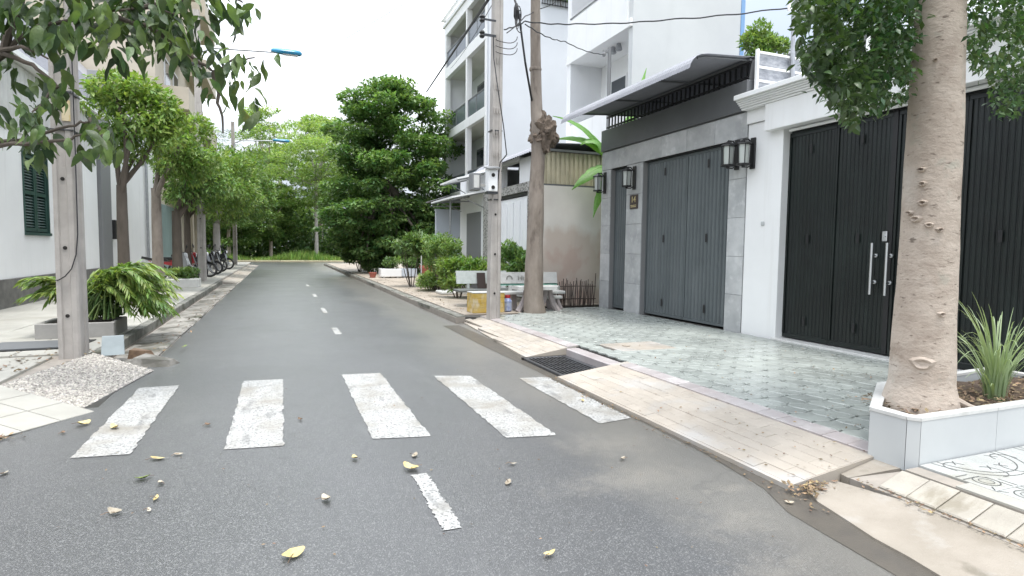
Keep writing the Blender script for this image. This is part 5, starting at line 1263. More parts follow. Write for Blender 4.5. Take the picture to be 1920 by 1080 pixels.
for dz, da, s_ in ((1.93,-.35,.028),(1.84,-.30,.03),(1.72,-.25,.034),(1.66,-.7,.03),(1.62,-.45,.04),(1.58,.0,.03),(1.55,.35,.026),(2.6,-.1,.018),(1.02,.55,.03)):
    knot(dz, va+da, s_*.5, s_*.75, tr_, tx-.01, ty, .172-.014*max(0,(dz-1)) , m_bark)
for pts in ([(4.09,2.47,.46),(4.16,2.40,.41),(4.22,2.37,.39),(4.27,2.36,.37)],):
    mb = MB(); mb.tube(pts, [.022,.018,.014,.010][:len(pts)], 7); obj('root', mb, m_bark, ft_, smooth=True)
mb = MB()
for b in ((3.2,2.7,3.5),(4.9,2.5,3.6),(3.5,3.5,3.9),(4.4,1.9,4.2),(3.0,2.2,4.3),(4.7,3.2,4.4)): jitter_tube(mb, (tx-.03,ty,3.2+rnd.uniform(-.1,.5)), b, .06, .015)
obj('limb', mb, m_bark, ft_)
# crown: hanging skirts on either side of the trunk plus the dome above the picture
def inpoly(x, y, poly):
    c = False; n = len(poly)
    for i in range(n):
        x0,y0 = poly[i]; x1,y1 = poly[(i+1)%n]
        if (y0 > y) != (y1 > y) and x < (x1-x0)*(y-y0)/(y1-y0)+x0: c = not c
    return c
PL = [(1495,-60),(1498,40),(1512,120),(1540,160),(1575,200),(1600,238),(1618,225),(1640,205),(1672,190),(1700,170),(1722,120),(1730,-60)]
PR = [(1806,-60),(1812,60),(1822,120),(1850,140),(1862,190),(1893,222),(1915,205),(1945,215),(1990,120),(1990,-60)]
P = []
rr_ = random.Random(4)
from mathutils import noise as mnoise
while len(P) < 10500:
    poly = PL if rr_.random() < .66 else PR
    x, y = rr_.uniform(1490,1990), rr_.uniform(-60,240)
    if not inpoly(x+rr_.gauss(0,9), y+rr_.gauss(0,9), poly): continue
    if mnoise.noise(Vector((x*.028, y*.028, 3))) < -.27: continue
    q = atY(x, y, rr_.uniform(2.35,3.35)); P.append(q)
for c, r_, n in (((3.9,2.7,4.0),(1.4,1.3,.8),5200),((4.2,2.4,3.55),(1.2,.9,.35),700)):
    P += [Vector(v) for v in inell(c, r_, n, .3) if not (abs(v[0]-tx) < .3 and v[1] < 3 and v[2] < 3.35)]
P = sorted(P, key=lambda v: v.length)
P = [v for v in P if (v-Vector((0,0,CAMH))).length > 1.7]
vis = [v for v in P if v.z < 3.3]
big = vis[:300]; bs_ = set(id(v) for v in big); rest = [v for v in P if id(v) not in bs_]
V, F = leafset(np.array([tuple(v) for v in rest]), .056, cen=(tx,ty,3.6), out=.5, droop=.25, asp=.5)
npmesh('crown', V, F, m_leafR, ft_, kind='stuff')
def ovate(L_, W2_, bend=.25, fold=.12, n=5, m_=None, name='leaf', wav=0.):
    V = []; F = []
    for i in range(n+1):
        t = i/n; w = W2_*math.sin(math.pi*min(1,(t*.93+.03))**.85); z = -bend*L_*t*t; dz = fold*w
        V += [(-w, L_*t, z+dz+wav*math.sin(t*9)*w), (0, L_*t, z), (w, L_*t, z+dz-wav*math.sin(t*8)*w)]
    for i in range(n): F += [(3*i,3*i+1,3*i+4,3*i+3),(3*i+1,3*i+2,3*i+5,3*i+4)]
    mb = MB(); mb.add(V,F); return mkmesh(name, mb, m_, smooth=True)
lm = [ovate(.066,.017,.2,.2,4,m_leafR), ovate(.056,.015,.3,.3,4,m_leafR), ovate(.06,.018,.05,.25,4,m_leafR)]
for i, v in enumerate(big): inst('leaf', lm[i%3], v, ft_, (rr_.uniform(-1.6,.3), rr_.uniform(-.7,.7), rr_.uniform(0,6.28)))
# lemongrass clump and litter in the box
lgs = root('lemongrass', 'arching clump of lemongrass in the white tiled box', 'plant', (4.70,2.55,.38))
def blade(base, az, h, reach, w, droop):
    V = []; F = []; n = 9; d = Vector((math.cos(az), math.sin(az), 0)); s = Vector((-d.y, d.x, 0))
    for i in range(n+1):
        t = i/n; p = Vector(base)+d*reach*(t**1.7)+Vector((0,0,h*(t-droop*t**3.2))); ww = w*(1-t**2.2)+.0008
        V += [p-s*ww, p+Vector((0,0,-ww*.4)), p+s*ww]
    for i in range(n): F += [(3*i,3*i+1,3*i+4,3*i+3),(3*i+1,3*i+2,3*i+5,3*i+4)]
    return MB().add(V,F)
for i in range(95):
    az = rr_.uniform(0,6.28); h = rr_.uniform(.45,.95); 
    mb = blade((4.70+.07*math.cos(az)*rr_.random(), 2.55+.07*math.sin(az)*rr_.random(), .36), az+rr_.uniform(-.4,.4), h, rr_.uniform(.10,.45), rr_.uniform(.004,.0075), rr_.uniform(.1,.5)); obj('blade', mb, m_blade, lgs, smooth=True)
for az, h, re, dr_ in ((2.7,.85,.45,.62),(3.1,.78,.42,.66),(2.9,.9,.30,.5),(3.4,.95,.18,.35),(3.2,.45,.36,.55),(3.6,.3,.40,.4)):
    mb = blade((4.66,2.54,.36), az, h, re, .007, dr_); obj('blade', mb, m_blade, lgs, smooth=True)

# ---- foreground tree on the left: dark limbs and big drooping leaves
lt = root('overhanging_tree', 'overhanging tree with dark branches and large drooping leaves, upper left', 'tree', (-2.85,6.4,.15))
def px_path(pts): return [atY(x, y, d) for x, y, d in pts]
mb = lumpy_trunk([(-2.9,6.75,.10),(-2.86,6.7,1.2),(-2.82,6.6,2.2),(-2.7,6.4,3.2),(-2.55,6.3,4.2)], [.15,.125,.115,.10,.07], n=14, amp=.08); obj('trunk', mb, m_barkd, lt, smooth=True)
limbs = [[(-190,310,6.6),(-60,275,6.2),(40,262,6.0),(100,245,5.9),(150,230,5.9),(170,226,5.9)],[(-60,278,6.2),(50,268,5.9),(120,262,5.8),(168,248,5.8)],
         [(-230,260,6.6),(-60,150,6.4),(5,95,6.2),(35,30,6.1),(55,-60,6.0)],[(5,95,6.2),(68,48,6.1),(130,42,6.0),(200,22,6.0),(270,15,6.0),(340,25,6.0)],
         [(200,22,6.0),(300,60,6.1),(370,115,6.2),(400,135,6.2),(440,110,6.2),(478,108,6.2)],[(270,15,6.0),(360,-10,5.9),(430,-5,5.8),(455,5,5.8)],
         [(55,-60,6.0),(160,-40,5.8),(260,-50,5.8),(380,-45,5.8)],[(0,100,6.2),(60,120,6.1),(110,165,6.0),(60,210,5.9)],[(0,95,6.2),(40,85,6),(90,110,5.9)],[(400,135,6.2),(410,190,6.2),(418,250,6.2)],[(170,226,5.9),(190,245,5.8),(200,280,5.8)]]
for q in limbs:
    P = px_path(q); mb = MB(); Q = []
    for i in range(len(P)-1):
        for k in range(4): Q.append(P[i].lerp(P[i+1], k/4)+Vector((rr_.gauss(0,.008),rr_.gauss(0,.008),rr_.gauss(0,.008))))
    Q.append(P[-1]); r0_ = .055 if q[0][0] < -200 else .022
    mb.tube(Q, [max(.006, r0_*(1-.75*i/len(Q))) for i in range(len(Q))], 7); obj('limb', mb, m_barkd, lt, smooth=True)
lv = [ovate(.20,.042,.35,.35,8,m_leafL,wav=.3), ovate(.17,.037,.55,.4,8,m_leafL,wav=.35), ovate(.23,.044,.25,.3,8,m_leafL,wav=.25), ovate(.13,.032,.4,.4,7,m_leafL,wav=.3)]
cl = [(15,125,4),(45,60,5),(10,30,6),(75,55,7),(95,20,7),(120,60,8),(60,215,6),(85,205,6),(40,235,4),(70,265,7),(95,255,6),(60,295,5),(100,180,5),(115,150,4),(70,165,3),(20,190,4),(5,235,3),(165,60,7),(150,20,7),(190,85,4),(205,30,8),(235,60,8),(225,105,3),(250,20,8),(270,60,7),(280,110,3),(300,30,8),(310,75,6),(330,50,6),(340,15,6),(345,95,5),(360,125,4),(380,90,4),(375,50,4),
      (395,150,5),(405,175,3),(425,130,4),(445,115,4),(470,115,4),(455,185,4),(465,205,3),(485,135,3),(440,160,3),(420,10,4),(440,25,5),(462,30,4),(400,-10,5),(170,245,4),(185,265,5),(165,290,4),(205,285,4),(220,265,4),(200,235,3),(30,0,7),(130,-20,7),(220,-15,7),(310,-10,7),(370,5,4)]
LP = []
for x, y, n in cl:
    for k in range(int(n*(2.5 if y < 110 and x < 350 else 1.8))): LP.append(atY(x+rr_.gauss(0,15), y-8+rr_.gauss(0,14), 6.0+rr_.uniform(-.55,.6)))
for k in range(420):  LP.append(Vector((rr_.uniform(-3.6,-.3), rr_.uniform(5.2,7.4), rr_.uniform(3.75,4.9))))
LP.sort(key=lambda v: v.length if v.z < 3.72 else 90+v.length)
def droprot(): return (rr_.uniform(-1.75,-.25), rr_.uniform(-.6,.6), rr_.uniform(0,6.28))
for i, v in enumerate(LP[:300]): inst('leaf', lv[rr_.randrange(4)], v, lt, droprot(), (rr_.uniform(.6,.95),)*3)
V = []; F = []
for v in LP[300:]:
    me = lv[rr_.randrange(4)]; T = Matrix.Translation(v) @ Euler(droprot()).to_matrix().to_4x4(); b = len(V); V += [T @ q.co for q in me.vertices]; F += [[b+j for j in f.vertices] for f in me.polygons]
if V: mb = MB(); mb.add(V,F); obj('crown', mb, m_leafL, lt, smooth=True, kind='stuff')

# ---- generic tree
def tree(name, label, base, h_trunk, r_, cl_, n, size, lm_, bk, group=None, lean=(0,0), cat='tree', nl=5, droop=.3, asp=.42, flat=0., forkz=None):
    bx, by, bz = base; t = root(name, label, cat, (bx,by,bz), group)
    top = Vector((bx+lean[0],by+lean[1],bz+h_trunk))
    mb = lumpy_trunk([(bx,by,bz-.06),(bx+lean[0]*.2,by+lean[1]*.2,bz+h_trunk*.25),tuple(top)], [r_*1.15,r_,r_*.8], n=14, amp=.10, seed=bx); obj('trunk', mb, bk, t, smooth=True)
    for i, (c, rd, k) in enumerate(cl_[:nl]):
        mb = MB(); jitter_tube(mb, tuple(top-Vector((0,0,h_trunk*.06*(i%3)))), c, r_*.5, r_*.12); obj('limb', mb, bk, t)
    cen = np.mean([c for c, _, _ in cl_], axis=0)
    V, F = clumps(cl_, n, size, cen=cen, out=.6, droop=droop, asp=asp, flat=flat); npmesh('crown', V, F, lm_, t, label=None)
    return t
def ball(c, R_, k=14, rad=.45, rs=RS, zf=.9):
    out = []
    for d in unit(rs.normal(size=(k,3))): 
        q = rs.uniform(.55,.95); out.append(((c[0]+d[0]*R_[0]*q, c[1]+d[1]*R_[1]*q, c[2]+d[2]*R_[2]*q), (rad*rs.uniform(.8,1.3),rad*rs.uniform(.8,1.3),rad*zf*rs.uniform(.6,1.)), 1.))
    return out
G_ = 'round street trees in a row along the left pavement'
tree('street_tree', 'nearest round-crowned left tree, forked trunk before the grey column', (-3.0,14.2,.15), 2.45, .115, ball((-2.72,14.2,4.0),(.75,.8,.85),26,.36), 210, .15, m_leafbright, m_barkd, G_, droop=.45, asp=.38)
tree('street_tree', 'second left tree with knobbly trunk before the white wall', (-2.98,17.7,.15), 2.7, .135, ball((-2.35,17.7,4.0),(.8,.8,.85),24,.38), 210, .15, m_leafbright, m_barkg, G_, droop=.4, asp=.38)
tree('street_tree', 'third left tree just before the silver scooter', (-3.0,21.0,.15), 2.3, .15, ball((-2.5,21.2,3.5),(1.0,1.0,.8),22,.42), 200, .16, m_leafmid, m_barkd, G_, droop=.4)
tree('street_tree', 'slim dark left tree between scooters and lamp pole', (-2.95,22.9,.15), 2.4, .11, ball((-2.4,23.2,3.4),(1.1,1.0,.85),20,.45), 190, .17, m_leafmid, m_barkd, G_, droop=.4)
tree('street_tree', 'left tree beyond the lamp pole with bright leaves', (-3.0,27.5,.15), 2.6, .13, ball((-2.2,27.5,4.0),(1.3,1.3,1.3),24,.55), 230, .18, m_leafbright, m_barkg, G_, droop=.35)
tree('street_tree', 'pale-trunked left tree behind the black motorbikes', (-3.1,34.6,.15), 2.4, .2, ball((-2.5,34.6,4.4),(1.8,1.8,1.9),34,.62), 260, .2, m_leafmid, m_pole, G_, droop=.3)
tree('street_tree', 'last leafy left tree overhanging the end of the parked motorbikes', (-3.6,40,.15), 2.8, .2, ball((-2.4,40,4.7),(2.2,2.0,2.2),40,.7), 280, .22, m_leafmid, m_barkg, G_, droop=.25)
# feathery tree above them
cs = []
for k in range(26): cs.append(((-3.6+RS.uniform(-2.2,2.4), 44+RS.uniform(-1.5,1.5), 8.6+RS.uniform(-1.4,.5)), (1.1,.8,.16), 1.))
tree('feathery_tree', 'thin dark feathery tree rising behind the left row', (-4.0,44.5,.15), 7, .18, cs, 110, .2, m_leafdark, m_barkd, asp=.2, droop=.1, flat=.6)
# trimmed tree with a burl, right
bt = root('trimmed_tree', 'tall trimmed tree trunk with a large knotted burl behind the benches', 'tree', (4.86,10.55,.15))
def at2(px, py): return tuple(atY(px, py, 10.55))
ctr = [(1003,590),(1000,560),(1002,480),(1005,400),(1007,330),(1009,300),(1009,285),(1010,262),(1010,240),(1009,222),(1006,210),(1005,160),(1004,80),(1004,0),(1003,-120)]
rad = [.225,.195,.17,.155,.14,.135,.13,.14,.15,.14,.115,.105,.098,.092,.08]
tk = lumpy_trunk([at2(*p) for p in ctr], rad, n=22, amp=.10, fr=2.4, sub=5, seed=4); obj('trunk', tk, m_barkg, bt, smooth=True)
bc = at2(1019,252)
V = []; F = []; n, k_ = 30, 22
for i in range(k_+1):
    th = math.pi*i/k_
    for j in range(n):
        ph = 2*math.pi*j/n; d = Vector((math.sin(th)*math.cos(ph), math.sin(th)*math.sin(ph), math.cos(th))); q = 1+.42*mnoise.noise(d*2.6)+.30*mnoise.noise(d*6)
        V.append((bc[0]+.25*d.x*q, bc[1]+.24*d.y*q, bc[2]+.37*d.z*q))
for i in range(k_): F += [(i*n+j, (i+1)*n+j, (i+1)*n+(j+1)%n, i*n+(j+1)%n) for j in range(n)]
obj('burl', MB().add(V,F), mat('burl_bark', (.20,.155,.12), (.11,.085,.065), sc=9, det=8, rough=.95, bump=.9, bsc=24, bdet=8, stains=[((.045,.035,.028), 11, .54, .66, .8)]), bt, smooth=True)
for px, py, s_ in ((1003,130,.115),):
    p = at2(px,py); mb = MB(); mb.lathe([(s_*.98,p[2]-.03),(s_*1.06,p[2]),(s_*.98,p[2]+.03)], (p[0]+.01,p[1],0), 16); obj('ridge', mb, m_barkg, bt, smooth=True)
cs = [((4.8,10.5,7.4),(1.1,1.1,.8),1.)]
V, F = clumps(cs, 1500, .14, cen=(4.8,10.5,7.2)); npmesh('crown', V, F, m_leafmid, bt)
mb = MB(); jitter_tube(mb, at2(1003,-110), (4.9,10.4,7.6), .08, .03); obj('limb', mb, m_barkg, bt)
# big layered tree
cs = []
for z, R_, n in ((1.7,2.2,18),(2.3,2.9,30),(3.0,3.2,30),(3.5,3.2,24),(4.0,3.3,22),(4.8,3.35,24),(5.6,3.4,24),(6.4,3.25,22),(7.1,3.2,22),(7.8,3.0,20),(8.5,2.4,16),(9.1,1.5,9),(9.5,.7,4)):
    for k in range(n):
        a = RS.rand()*6.28; q = R_*(RS.rand()**.45); cs.append(((5.3+q*math.cos(a), 29.8+q*math.sin(a)*.9, z+RS.uniform(-.45,.45)-.12*q), (.7*RS.uniform(.7,1.3),.7,.27), 1.))
tree('layered_tree', 'big dense layered tree standing on the right at the end of the footpath', (5.0,29.8,.15), 4.5, .3, cs, 290, .21, m_leafbig, m_barkg, nl=40, droop=.2, asp=.55, flat=.35)
mb = MB()
bigt = [o for o in C.objects if o.name.startswith('layered_tree')][0]
jitter_tube(mb, (4.75,29.7,.1), (4.3,29.5,2.2), .16, .1); obj('side_stem', mb, m_barkd, bigt)
# far trees beyond the junction
FG = 'trees beyond the far end of the road'
def airy(label, x, y, h, R_, lm_, n=230, sz=.3, tr_r=.16, k=34, z0=.45, bk=None, name='far_tree'):
    cs = []
    for i in range(k):
        a = RS.rand()*6.28; t = RS.rand(); z = h*(z0+(1-z0)*t); q = R_*math.sqrt(max(.05,1-(2*t-1)**2*.85))*RS.rand()**.5
        cs.append(((x+q*math.cos(a), y+q*math.sin(a), z), (R_*.30,R_*.30,R_*.10), 1.))
    return tree(name, label, (x,y,.1), h*.62, tr_r, cs, n, sz, lm_, bk or m_bark, FG, nl=9, droop=.1, flat=.4)
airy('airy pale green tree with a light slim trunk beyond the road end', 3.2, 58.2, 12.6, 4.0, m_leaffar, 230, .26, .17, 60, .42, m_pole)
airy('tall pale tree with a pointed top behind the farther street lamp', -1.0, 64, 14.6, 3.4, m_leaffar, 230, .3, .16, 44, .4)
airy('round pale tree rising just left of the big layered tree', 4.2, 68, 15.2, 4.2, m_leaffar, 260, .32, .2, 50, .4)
airy('mid green bushy tree at the left edge of the road end', -4.2, 57.5, 7.6, 3.2, m_leafmid, 300, .3, .16, 44, .2)
airy('dense low tree over the dark thicket at the road end', -.8, 60, 7.0, 3.0, m_leafmid, 300, .3, .16, 40, .3)
airy('green tree deep behind the left row', -7.5, 60, 11, 4.2, m_leafmid, 280, .34, .18, 44, .25)
airy('leafy tree filling the gap behind the big layered tree', 8.5, 62, 11, 4.0, m_leafmid, 260, .34, .18, 40, .2)
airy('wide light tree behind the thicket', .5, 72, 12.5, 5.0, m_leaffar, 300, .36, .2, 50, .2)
K_ = 42000
P = np.stack([RS.uniform(-34,38,K_), RS.uniform(60.5,67,K_), RS.rand(K_)**1.1*5.2], 1); P = P[P[:,2] < 3.6+1.4*np.sin(P[:,0]*.9)+.5*np.sin(P[:,0]*2.7)]
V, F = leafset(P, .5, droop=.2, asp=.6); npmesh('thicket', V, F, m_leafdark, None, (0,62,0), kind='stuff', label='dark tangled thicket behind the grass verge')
K_ = 30000
P = np.stack([RS.uniform(-60,70,K_), RS.uniform(84,90,K_), RS.rand(K_)*8.5], 1); P = P[P[:,2] < 6.2+1.6*np.sin(P[:,0]*.5)+.8*np.sin(P[:,0]*1.3)]
V, F = leafset(P, .8, droop=.2, asp=.7); npmesh('far_woods', V, F, m_leafmid, None, (0,87,0), kind='stuff', label='far line of woods behind the trees at the road end')
# ---- shrubs on the right footpath
def shrub(name, label, c, R_, n, sz, lm_, k=12, rad=.25, group='shrubs along the right footpath', asp=.42, stems=7, droop=.2):
    t = root(name, label, 'shrub', (c[0],c[1],.15), group); mb = MB()
    for i in range(stems):
        a = RS.rand()*6.28; jitter_tube(mb, (c[0]+.1*math.cos(a)*R_[0], c[1]+.1*math.sin(a)*R_[1], .12), (c[0]+.6*R_[0]*math.cos(a), c[1]+.6*R_[1]*math.sin(a), c[2]+RS.uniform(-.3,.3)*R_[2]), .016, .006, .1, 5, 5)
    obj('stem', mb, m_barkd, t)
    V, F = clumps(ball(c, R_, k, rad), n, sz, cen=(c[0],c[1],c[2]-.5), asp=asp, droop=droop); npmesh('foliage', V, F, lm_, t)
    return t
shrub('flowering_shrub', 'tall rounded fine-leaved shrub against the pale blue wall', (4.35,16.4,1.3), (.65,.6,.55), 190, .10, m_leafmid, 18, .24)
shrub('shrub', 'bright green low shrub left of the mint bench', (4.15,14.2,.75), (.55,.5,.32), 190, .12, m_leafbright, 16, .22)
shrub('shrub', 'yellow-green clipped shrub directly behind the mint bench', (4.65,13.6,.85), (.45,.4,.3), 190, .11, m_leafbright, 12, .22)
shrub('shrub', 'dark glossy shrub between the concrete pole and trimmed tree', (5.15,13.0,1.0), (.38,.4,.5), 200, .13, m_leafbig, 16, .2)
shrub('young_tree', 'grey-green broad-leaved sapling beside the big tree shade', (3.9,18.6,1.35), (.5,.5,.45), 90, .2, m_leafdark, 12, .25, asp=.3, droop=.5)
shrub('young_tree', 'pale soft green sapling on thin stakes', (4.5,18.2,1.25), (.42,.42,.5), 120, .16, m_leafmid, 10, .24)
shrub('shrub', 'spreading shrub at the kerb left of the big tree', (3.75,30.5,1.35), (.7,.7,.8), 190, .2, m_leafmid, 14, .35)
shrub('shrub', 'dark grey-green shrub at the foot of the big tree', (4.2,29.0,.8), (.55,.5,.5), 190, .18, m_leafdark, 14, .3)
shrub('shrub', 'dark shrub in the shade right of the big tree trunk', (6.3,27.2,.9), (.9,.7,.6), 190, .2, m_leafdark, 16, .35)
shrub('shrub', 'low weedy plants around the thin stakes', (4.35,17.0,.42), (.6,.5,.22), 160, .12, m_leaffar, 12, .2)
for i, (x, y, h) in enumerate(((3.98,17.6,1.0),(4.35,16.9,1.05),(4.9,17.4,1.2))):
    t = root('stake', ('thin pale stake left of the pale sapling','short stake among the weedy plants','thin stake before the tall rounded shrub')[i], 'stake', (x,y,.15), 'thin plant stakes'); mb = MB(); mb.tube([(x,y,.12),(x+.01,y,.15+h)], .018, 6); obj('rod', mb, m_stick if i else m_terraz2, t)
# plants in the two boxes under the big tree
for x, y, lab in ((4.2,24.3,'dark leafy plant in the white planter box'),(4.98,24.5,'leafy plant in the grey blue planter box')):
    shrub('potted_plant', lab, (x,y,.75), (.3,.2,.2), 120, .12, m_leafdark, 7, .16, 'plants in the boxes under the big tree', stems=4)
for i, x in enumerate((-3.3,-2.9,-2.5)):
    shrub('small_bush', ('leftmost','middle','rightmost')[i]+' of the three small bushes in the white trough', (x,19.8,.55), (.2,.18,.14), 110, .10, (m_leafmid,m_leaffar,m_leafdark)[i], 7, .12, 'small bushes in the white trough', stems=3)
shrub('rooftop_shrub', 'green shrub on the roof behind the see-through screen', (10.6,10.9,6.2), (.45,.4,.45), 200, .12, m_leafmid, 14, .2, None)
hang = root('terrace_plant', 'hanging green plant on the railing at the top of the blank wall', 'plant', (11.2,23.0,12))
V, F = clumps([((10.9,22.95,12.15),(.5,.2,.25),1.),((11.5,22.95,12.2),(.45,.2,.3),1.)], 350, .14, cen=(11.1,23,12)); npmesh('foliage', V, F, m_leafmid, hang)
mb = MB(); jitter_tube(mb, (11.2,23.0,11.6), (11.0,22.95,12.2), .02, .008); obj('stem', mb, m_barkd, hang)
# leafy sprig on the canopy edge is part of the banana plant
bn = root('banana_plant', 'banana plant in the gap beside the grey house, broad leaves reaching out', 'banana plant', (7.0,11.68,.15))
mb = MB(); mb.tube([(7.0,11.68,.1),(6.98,11.68,1.5),(6.95,11.68,2.7),(6.92,11.66,3.3)], [.13,.115,.09,.06], 12); obj('stem', mb, m_leafmid if False else m_banana, bn, smooth=True)
def banana(p0, p1, p2, w, tilt=0., name='leaf'):
    p0, p1, p2 = Vector(p0), Vector(p1), Vector(p2); n = 18; V = []; F = []
    for i in range(n+1):
        t = i/n; p = p0*(1-t)**2+p1*2*t*(1-t)+p2*t*t; d = ((p1-p0)*(1-t)+(p2-p1)*t).normalized()
        s = d.cross(Vector((-.25,-.75,.6+tilt*.3))).normalized(); nn = s.cross(d).normalized(); ww = w*min(1,.15+3*t)*max(.05,(1-t**3.5))
        k1, k2 = 1-(.18 if i % 5 == 2 else 0), 1-(.14 if i % 6 == 4 else 0)
        V += [p+s*ww*k1-Vector((0,0,ww*.28)), p+nn*.01, p-s*ww*k2-Vector((0,0,ww*.28))]
    for i in range(n): F += [(3*i,3*i+1,3*i+4,3*i+3),(3*i+1,3*i+2,3*i+5,3*i+4)]
    lf = obj(name, MB().add(V,F), m_banana, bn, smooth=True)
    mb = MB(); mb.tube([p0*(1-t)**2+p1*2*t*(1-t)+p2*t*t+Vector((0,0,.006)) for t in [i/10 for i in range(11)]], [.02*(1-.8*i/10) for i in range(11)], 6); obj('midrib', mb, m_banana, lf, smooth=True)
Yb = 11.68
def bpx(x, y, Y=Yb): return tuple(atY(x, y, Y))
banana((6.93,Yb,3.2), bpx(1125,300), bpx(1072,356,11.45), .17)
banana((6.95,Yb,2.9), bpx(1132,325), bpx(1112,408,11.5), .13, .6)
banana((6.92,Yb,3.35), bpx(1125,240), bpx(1088,272,11.6), .15, .7)
banana((6.92,Yb,3.4), bpx(1105,225), bpx(1036,218,11.5), .10)
banana((6.92,Yb,3.4), bpx(1110,245), bpx(1040,262,11.7), .12)
banana((7.0,Yb,3.4), (7.5,11.72,4.2), bpx(1212,128,11.9), .14)
banana((7.0,Yb,3.4), (7.6,11.7,4.0), (8.2,11.8,3.3), .2)

# ---- sprawling cut plant over the concrete planter, left
sp_l = root('sprawling_plant', 'sprawling yellow-green plant drooping over the concrete planter', 'plant', (-2.5,9.8,.36))
rs = np.random.RandomState(9); st_ = MB(); LPs = []; LDs = []
for i in range(135):
    right = i < 106
    b = Vector((-2.45+rs.uniform(-.25,.3), 9.8+rs.uniform(-.3,.3), .36))
    if right: e = Vector((rs.uniform(-2.0,-1.40), 9.7+rs.uniform(-.55,.55), .40+rs.rand()**1.2*.62)); c = Vector((rs.uniform(-2.45,-2.05), (b.y+e.y)/2, e.z*.4+.95+rs.uniform(-.1,.2)))
    else: e = Vector((rs.uniform(-3.15,-2.75), 9.7+rs.uniform(-.35,.3), rs.uniform(.62,.95))); c = Vector((-2.65, (b.y+e.y)/2, rs.uniform(.9,1.15)))
    P = [b*(1-t)**2+c*2*t*(1-t)+e*t*t for t in np.linspace(0,1,9)]; st_.tube(P, [.010*(1-.7*k/8) for k in range(9)], 5)
    for t in np.linspace(.30,1.0,26):
        p = b*(1-t)**2+c*2*t*(1-t)+e*t*t; d = ((c-b)*(1-t)+(e-c)*t).normalized(); s_ = d.cross(Vector((0,0,1))).normalized()
        for sg in (-1,1): LPs.append(p); LDs.append((d*.75+s_*sg*(.55+rs.normal()*.15)+Vector((0,0,-.30+rs.normal()*.18))).normalized())
obj('stem', st_, m_leafmid, sp_l)
LPs = np.array([tuple(p) for p in LPs]); LDs = np.array([tuple(d) for d in LDs]); n = len(LPs)
sz = rs.uniform(.10,.17,n)[:,None]; s_ = unit(np.cross(LDs, np.tile([0,0,1.],(n,1))+rs.normal(0,.4,(n,3)))); nn = np.cross(s_, LDs)
V = np.stack([LPs, LPs+LDs*sz*.4+s_*sz*.11+nn*sz*.03, LPs+LDs*sz, LPs+LDs*sz*.4-s_*sz*.11+nn*sz*.03],1).reshape(-1,3); b = (np.arange(n)*4)[:,None]
npmesh('fronds', V, np.concatenate([b+[0,2,1], b+[0,3,2]],1).reshape(-1,3), m_palm, sp_l, kind='stuff')
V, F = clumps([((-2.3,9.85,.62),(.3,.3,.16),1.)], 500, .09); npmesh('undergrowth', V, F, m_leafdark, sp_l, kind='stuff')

# ================================================================== FALLEN LEAVES AND LITTER
def curled(L_, W_, curl, m_, seed):
    q = random.Random(seed); V = []; F = []; n = 6
    for i in range(n+1):
        t = i/n; w = W_*math.sin(math.pi*min(1,t*.9+.05))**.8; z = L_*curl*(2*t-1)**2*.55+.003
        V += [(-w, L_*(t-.5), z+w*.8*curl*(1+q.uniform(-.3,.5))), (0, L_*(t-.5), z), (w, L_*(t-.5), z+w*.8*curl*(1+q.uniform(-.3,.5)))]
    for i in range(n): F += [(3*i,3*i+1,3*i+4,3*i+3),(3*i+1,3*i+2,3*i+5,3*i+4)]
    mb = MB(); mb.add(V,F); return mkmesh('blade', mb, m_, smooth=True)
fl_ = [((295,860),.11,m_dryleaf,'plump yellow leaf just below the second crosswalk stripe from the left'),((335,852),.075,m_paleleaf,'small pale curled leaf right of the plump yellow leaf'),
 ((268,898),.10,m_greenleaf,'narrow green leaf on the asphalt left of a small pale leaf'),((301,906),.06,m_paleleaf,'small pale leaf beside the narrow green leaf'),((293,935),.075,m_dryleaf,'yellowish leaf below the narrow green leaf'),
 ((215,962),.10,m_paleleaf,'whitish torn leaf on dark asphalt at lower left'),((280,957),.05,m_paleleaf,'tiny white scrap of leaf right of the whitish torn leaf'),((612,937),.10,m_paleleaf,'pale leaf with curled stem alone in the middle of the road'),
 ((550,1040),.13,m_dryleaf,'broad tan leaf nearest the bottom centre of the road'),((563,787),.06,m_brownleaf,'small dark leaf between the second and third crosswalk stripes'),((665,860),.075,m_dryleaf,'thin yellow leaf just below the third crosswalk stripe'),
 ((778,854),.08,m_paleleaf,'small grey pale leaf above the long yellow leaf at the centre dash'),((770,879),.14,m_dryleaf,'long yellow leaf touching the near centre dash'),((960,870),.07,m_paleleaf,'small pale leaf below the fourth crosswalk stripe'),
 ((953,905),.08,m_paleleaf,'pale leaf with a dark tip right of the near centre dash'),((1030,1040),.075,m_dryleaf,'small yellow brown leaf at the bottom right of the road'),((1167,861),.06,m_paleleaf,'tiny white leaf on the silty asphalt below the ramp'),
 ((1090,735),.085,m_brownleaf,'dark red leaf at the foot of the near ramp by the grate'),((1092,752),.06,m_dryleaf,'yellow leaf right below the dark red leaf by the ramp'),((215,803),.13,m_dryleaf,'yellow-brown leaf lying on the leftmost crosswalk stripe'),
 ((155,796),.15,m_dryleaf,'long tan leaf between the corner ramp and leftmost stripe'),((390,797),.07,m_brownleaf,'dark leaf left of the second crosswalk stripe'),((118,812),.06,m_brownleaf,'small dark leaf in front of the tiled corner flare'),
 ((8,888),.09,m_paleleaf,'pale leaf at the far left edge of the asphalt'),((345,650),.13,m_greenleaf,'yellow-green leaf in the left gutter below the kerb'),((1480,943),.06,m_paleleaf,'pale curled leaf in the wet gutter at the ramp corner')]
